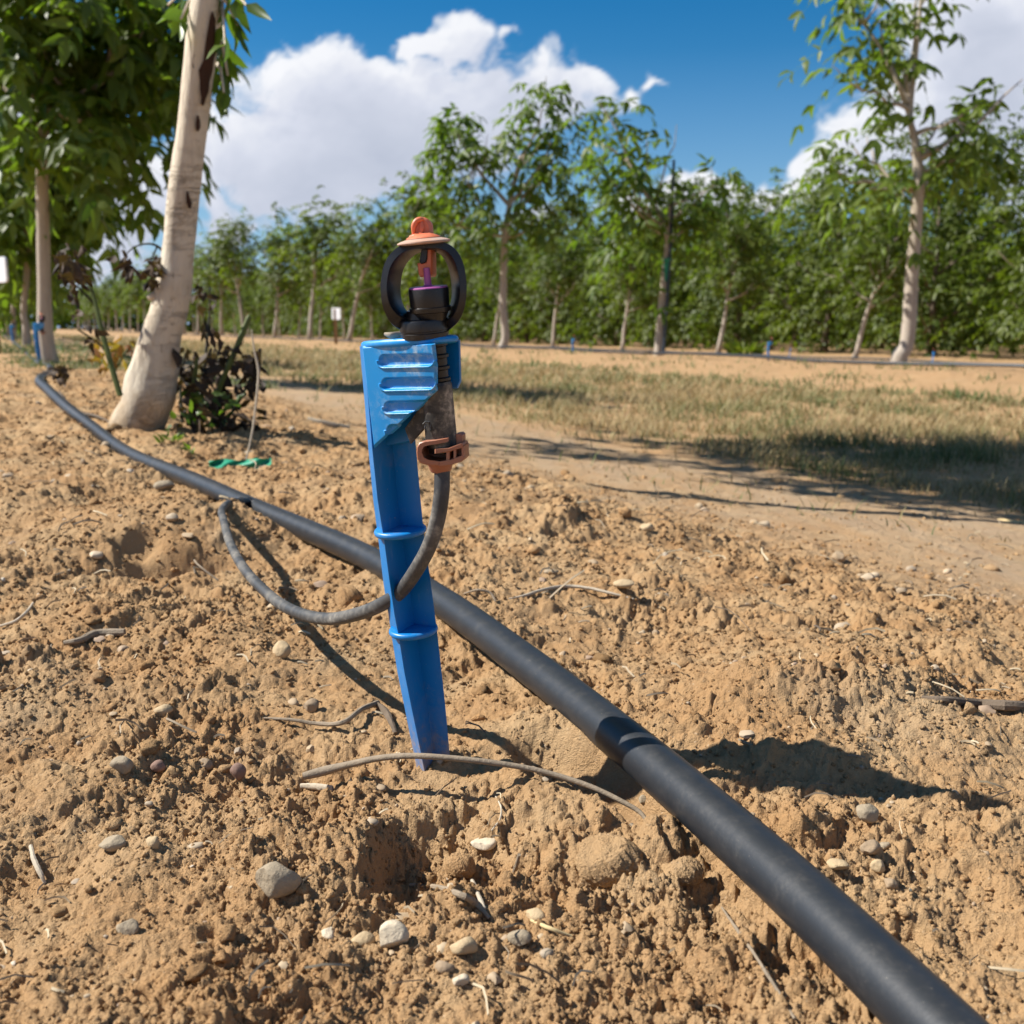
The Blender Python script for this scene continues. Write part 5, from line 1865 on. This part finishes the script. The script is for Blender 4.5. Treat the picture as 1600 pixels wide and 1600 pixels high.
# ================================================================== grass
def build_grass():
    g = np.random.default_rng(99)
    n = 300000
    y = 1.05 * (34 / 1.05) ** (g.random(n) ** .9)
    u = (g.random(n) * 2 - 1) * .66
    x = u * y
    s = NRM[0] * x + NRM[1] * y
    r = ROW[0] * x + ROW[1] * y
    wob = s + .16 * fbm(x / .5, y / .5, 3, 5)
    main = sstep(1.16, 1.5, wob) * (1 - sstep(4.0, 4.9, s + .5 * fbm(x / .9, y / .9, 3, 15)))
    tuft = sstep(-.30, .30, fbm(x / .22, y / .22, 4, 25))
    dens = main * (.22 + .78 * tuft)
    bank = .42 * sstep(.15, .45, fbm(x / .5, y / .4, 3, 35)) * (s > 4.2) * (s < 5.9)
    bank2 = .3 * sstep(.0, .3, fbm(x / .8, y / .8, 3, 45)) * (s > 6.7) * (s < 11.5)
    left = .8 * sstep(-.05, .25, fbm(x / .6, y / .6, 3, 55)) * (s < .9) * (r > 3.6) * (s > -.8)
    few = .018 * (s > .75) * (s < 1.2)
    keep = g.random(n) < np.maximum.reduce([dens, bank, bank2, left, few])
    x, y, s, r = x[keep], y[keep], s[keep], r[keep]
    m = len(x)
    z = macro(x, y) + .03 * fbm(x / 1.3, y / 1.3, 3, 77) * (1 - np.exp(-(np.sqrt(x * x + y * y) / 2.0) ** 2)) - .004
    hgt = (.012 + .022 * g.random(m) ** 1.8) * (1 + .25 * (s > 1.6)) * np.clip((y / 3) ** .35, .8, 1.9) * (.7 + .75 * sstep(-.30, .30, fbm(x / .22, y / .22, 4, 25)))
    wd = .0011 * np.clip(y / 2.0, .9, 6)
    a = g.random(m) * 6.283
    d = np.stack([np.cos(a), np.sin(a)], 1)
    ln = .5 + 1.5 * g.random(m)
    sx, sy = -d[:, 1], d[:, 0]
    V = np.zeros((m, 5, 3))
    for k, (hh, ww, bb) in enumerate(((0, 1, 0), (0, -1, 0), (.6, .8, .35), (.6, -.8, .35), (1, 0, 1.0))):
        V[:, k, 0] = x + d[:, 0] * ln * hgt * bb * .8 + sx * wd * ww
        V[:, k, 1] = y + d[:, 1] * ln * hgt * bb * .8 + sy * wd * ww
        V[:, k, 2] = z + hgt * hh
    o = (np.arange(m) * 5)[:, None]
    Q = np.array([[0, 1, 3, 2]]) + o
    T = np.array([[2, 3, 4]]) + o
    me = mesh_np('grass', V.reshape(-1, 3), Q, T)
    # greenness is a property of each plant: green clumps near the edges and in patches
    gr = np.clip(.30 + .9 * fbm(x / .55, y / .55, 3, 65) + .85 * np.exp(-((s - 1.45) / .28) ** 2) * sstep(-.2, .3, fbm(x / .8, y / .8, 2, 75)) + .9 * ((s > 4.2) | (s < .9)) + .22 * g.normal(size=m), 0, 1)
    at_ = me.color_attributes.new('green', 'FLOAT_COLOR', 'POINT')
    buf = np.repeat(np.stack([gr, g.random(m), gr, np.ones(m)], 1)[:, None], 5, 1).astype(np.float32)
    at_.data.foreach_set('color', buf.ravel())
    mt, nt, b = new_mat('dry_grass')
    an = nt.nodes.new('ShaderNodeAttribute')
    an.attribute_name = 'green'
    sp_ = nt.nodes.new('ShaderNodeSeparateColor')
    nt.links.new(an.outputs['Color'], sp_.inputs[0])
    straw = ramp(nt, sp_.outputs[1], [(0, (.32, .225, .10)), (.5, (.46, .345, .165)), (1, (.58, .46, .25))])
    green = ramp(nt, sp_.outputs[1], [(0, (.055, .10, .025)), (1, (.17, .22, .06))])
    col = mixc(nt, sp_.outputs[0], straw, green)
    nt.links.new(col, b.inputs['Base Color'])
    b.inputs['Roughness'].default_value = .7
    tr = nt.nodes.new('ShaderNodeBsdfTranslucent')
    nt.links.new(col, tr.inputs[0])
    mx_ = nt.nodes.new('ShaderNodeMixShader')
    mx_.inputs[0].default_value = .35
    nt.links.new(b.outputs[0], mx_.inputs[1]); nt.links.new(tr.outputs[0], mx_.inputs[2])
    nt.links.new(mx_.outputs[0], nt.nodes['Material Output'].inputs[0])
    tag(link('grass', me, mt, None, None), 'short dry grass with green patches between the tree rows', 'grass', kind='stuff')


build_grass()

# ================================================================== sky, sun, camera
w = bpy.data.worlds.new('World')
SC.world = w
w.use_nodes = True
nt = w.node_tree
bg = nt.nodes['Background']
SUN_EL, SUN_AZ = R(44.5), R(4)          # from the left, a little behind the camera
sun_dir = Vector((-math.cos(SUN_EL) * math.cos(SUN_AZ), math.cos(SUN_EL) * math.sin(SUN_AZ), math.sin(SUN_EL)))
sky = nt.nodes.new('ShaderNodeTexSky')
sky.sky_type = 'NISHITA'
sky.sun_disc = False
sky.sun_elevation = SUN_EL
sky.sun_rotation = math.atan2(sun_dir.x, sun_dir.y)
sky.altitude = 600
sky.air_density = 1.0
sky.dust_density = .1
sky.ozone_density = 1.0
STR = .06
hs = nt.nodes.new('ShaderNodeHueSaturation')
hs.inputs['Saturation'].default_value = 1.57
nt.links.new(sky.outputs[0], hs.inputs['Color'])
tc = nt.nodes.new('ShaderNodeTexCoord')
sp = nt.nodes.new('ShaderNodeSeparateXYZ')
nt.links.new(tc.outputs['Generated'], sp.inputs[0])
hz = ramp(nt, sp.outputs[2], [(.0, (.85,) * 3), (.11, (.34,) * 3), (.24, (.0,) * 3)])
nt.links.new(mixc(nt, hz, hs.outputs[0], (2.4, 4.3, 7.4)), bg.inputs[0])


def sky_pos(px, py):
    u, v = (px - 800) / 1600, (py - 800) / 1600
    return u / (CP - v * SP) * 1600, (SP + v * CP) / (CP - v * SP) * 1600


BL = [(530, 220, 250, 120, 1.0), (400, 240, 150, 100, 1.0), (690, 185, 190, 95, 1.0), (850, 160, 85, 75, .85), (560, 130, 250, 60, .9), (500, 310, 240, 60, .66), (692, 70, 58, 32, .8),
      (165, 325, 130, 85, .95), (235, 275, 70, 60, .95), (60, 410, 280, 90, .62), (338, 345, 42, 48, .9), (150, 375, 60, 24, .8),
      (1110, 305, 100, 34, 1.0), (1195, 300, 66, 34, 1.0), (1010, 330, 90, 30, .8), (1330, 250, 95, 66, .95), (1260, 290, 60, 45, .9), (830, 345, 60, 28, .9), (520, 330, 70, 28, .7), (1290, 235, 40, 30, .8),
      (1580, 90, 175, 160, 1.0), (1475, 30, 105, 85, .85), (1450, 190, 130, 95, .8), (972, 152, 36, 16, .5), (1045, 138, 18, 8, .42), (780, 66, 34, 11, .42), (1700, 260, 240, 160, .9),
      (-150, 120, 260, 200, .9), (2150, 60, 300, 200, 1.0), (-700, 250, 350, 160, 1.0), (2800, 200, 400, 200, 1.0), (900, -700, 500, 220, .7), (100, -600, 300, 130, .7)]


def cloud_field(X, Y):
    wx = X + 55 * fbm(X / 150, Y / 120, 4, 301, .6)
    wy = Y + 40 * fbm(X / 150 + 7, Y / 120, 4, 311, .6)
    f = np.full(X.shape, -1.0)
    for px, py, rx, ry, wt in BL:
        cx, cy = sky_pos(px, py)
        q = np.sqrt(((wx - cx) / rx) ** 2 + ((wy - cy) / ry) ** 2)
        f = np.maximum(f, wt * (1 - q))
    f = np.maximum(f, -.6)
    bil = np.abs(fbm(wx / 85, wy / 70, 5, 331, .6))
    return f + .42 * (bil - .26) + .26 * fbm(X / 210, Y / 130, 4, 341)


NA, NE = 1040, 372
azs = np.concatenate([np.linspace(R(-180), R(-63), 70), np.linspace(R(-62), R(62), 900), np.linspace(R(63), R(180), 70)])
els = np.concatenate([np.linspace(R(-.6), R(46), 340), np.linspace(R(47), R(90), 32)])
AZ, EL = np.meshgrid(azs, els)
DX, DY, DZ = np.sin(AZ) * np.cos(EL), np.cos(AZ) * np.cos(EL), np.sin(EL)
DYs = np.maximum(DY, .05)
TX, TY = DX / DYs * 1600, -DZ / DYs * 1600
ahead = (np.abs(AZ) < R(62)) & (EL < R(46))
fld = np.where(ahead, cloud_field(np.clip(TX, -6000, 6000), np.clip(TY, -6000, 200)), -1)
PXc, PYc = DX / (DZ + .25), DY / (DZ + .25)
over = .9 * fbm(PXc * 2.2 + 4, PYc * 2.2, 6, 401, .55) - .02  # unseen clouds overhead and behind the camera, added as neutral fill for shadows
wgt = np.maximum(sstep(R(50), R(62), np.abs(AZ)), sstep(R(36), R(46), EL))
fld = fld * (1 - wgt) + over * wgt
fld = fld - 3 * sstep(.86, .95, DX * sun_dir.x + DY * sun_dir.y + DZ * sun_dir.z)     # the sun stands in a gap
mask = sstep(.0, .34, fld) ** .85
lit = np.zeros_like(fld)
for k in range(1, 5):                     # how much cloud lies towards the sun
    lit += np.where(ahead, np.clip(cloud_field(np.clip(TX - 22 * k, -6000, 6000), np.clip(TY - 25 * k, -6000, 200)), 0, .6), .3)
lit = np.exp(-lit * 1.2)
soft = .5 + .5 * fbm(np.clip(TX, -6000, 6000) / 120, np.clip(TY, -6000, 200) / 70, 4, 361)
lit = np.clip(.78 * lit + .34 * soft * (1 - .3 * lit), 0, 1)
qa = (np.arange(NE - 1)[:, None] * NA + np.arange(NA - 1)[None, :]).ravel()
me = mesh_np('sky', np.stack([DX, DY, DZ], -1).reshape(-1, 3) * 800, np.stack([qa, qa + 1, qa + NA + 1, qa + NA], 1))
at_ = me.color_attributes.new('cloud', 'FLOAT_COLOR', 'POINT')
buf = np.stack([mask, lit, np.zeros_like(mask), np.ones_like(mask)], -1).astype(np.float32)
at_.data.foreach_set('color', buf.ravel())
cm = bpy.data.materials.new('cloud')
cm.use_nodes = True
ct = cm.node_tree
for n_ in list(ct.nodes):
    if n_.type != 'OUTPUT_MATERIAL':
        ct.nodes.remove(n_)
an = ct.nodes.new('ShaderNodeAttribute')
an.attribute_name = 'cloud'
cs_ = ct.nodes.new('ShaderNodeSeparateColor')
ct.links.new(an.outputs['Color'], cs_.inputs[0])
em = ct.nodes.new('ShaderNodeEmission')
ct.links.new(ramp(ct, cs_.outputs[1], [(.05, (.40, .44, .54)), (.45, (.56, .59, .68)), (.95, (.77, .78, .81))]), em.inputs[0])
em.inputs[1].default_value = .70
tp = ct.nodes.new('ShaderNodeBsdfTransparent')
mx = ct.nodes.new('ShaderNodeMixShader')
ct.links.new(cs_.outputs[0], mx.inputs[0])
ct.links.new(tp.outputs[0], mx.inputs[1])
ct.links.new(em.outputs[0], mx.inputs[2])
ct.links.new(mx.outputs[0], ct.nodes['Material Output'].inputs[0])
cm.cycles.emission_sampling = 'NONE'
sk = link('sky', me, cm, None, 180)

tag(sk, kind='structure')
bg.inputs[1].default_value = STR

sl = bpy.data.lights.new('sun', 'SUN')
sl.energy = 5.0
sl.angle = R(.5)
sl.color = (1.0, .955, .88)
so = bpy.data.objects.new('sun', sl)
COL.objects.link(so)
so.rotation_euler = (-sun_dir).to_track_quat('-Z', 'Y').to_euler()
so.location = (-5, -1, 6)

cam = bpy.data.cameras.new('camera')
cam.sensor_fit = 'HORIZONTAL'
cam.sensor_width = 4.7
cam.lens = 4.7
cam.clip_start = .01
cam.clip_end = 1200
cam.dof.use_dof = True
cam.dof.focus_distance = .345
cam.dof.aperture_fstop = 3.5
co = bpy.data.objects.new('camera', cam)
COL.objects.link(co)
co.location = (0, 0, CAMH)
co.rotation_euler = (math.pi / 2 - PITCH, 0, 0)
SC.camera = co

SC.view_settings.view_transform = 'Standard'
SC.view_settings.look = 'None'
SC.view_settings.exposure = .82
SC.view_settings.gamma = 1
SC.render.engine = 'CYCLES'
SC.cycles.use_denoising = True
SC.cycles.max_bounces = 6
SC.cycles.diffuse_bounces = 3
SC.cycles.glossy_bounces = 2
SC.cycles.transmission_bounces = 3
SC.cycles.transparent_max_bounces = 4
SC.cycles.caustics_reflective = False
SC.cycles.caustics_refractive = False

# paint and soil reflect a little less than they look: scale every surface's own colour alike
for m_ in bpy.data.materials:
    if m_.name == 'cloud':
        continue
    n_t = m_.node_tree
    for nd in list(n_t.nodes):
        sock = nd.inputs.get('Base Color') if nd.type == 'BSDF_PRINCIPLED' else nd.inputs.get('Color') if nd.type == 'BSDF_TRANSLUCENT' else None
        if sock is not None and sock.is_linked:
            k_ = .74 if 'far_leaf' in m_.name else .92 if 'leaf' in m_.name else .86
            src = sock.links[0].from_socket
            n_t.links.new(mixc(n_t, 1.0, src, (k_, k_, k_), 'MULTIPLY'), sock)
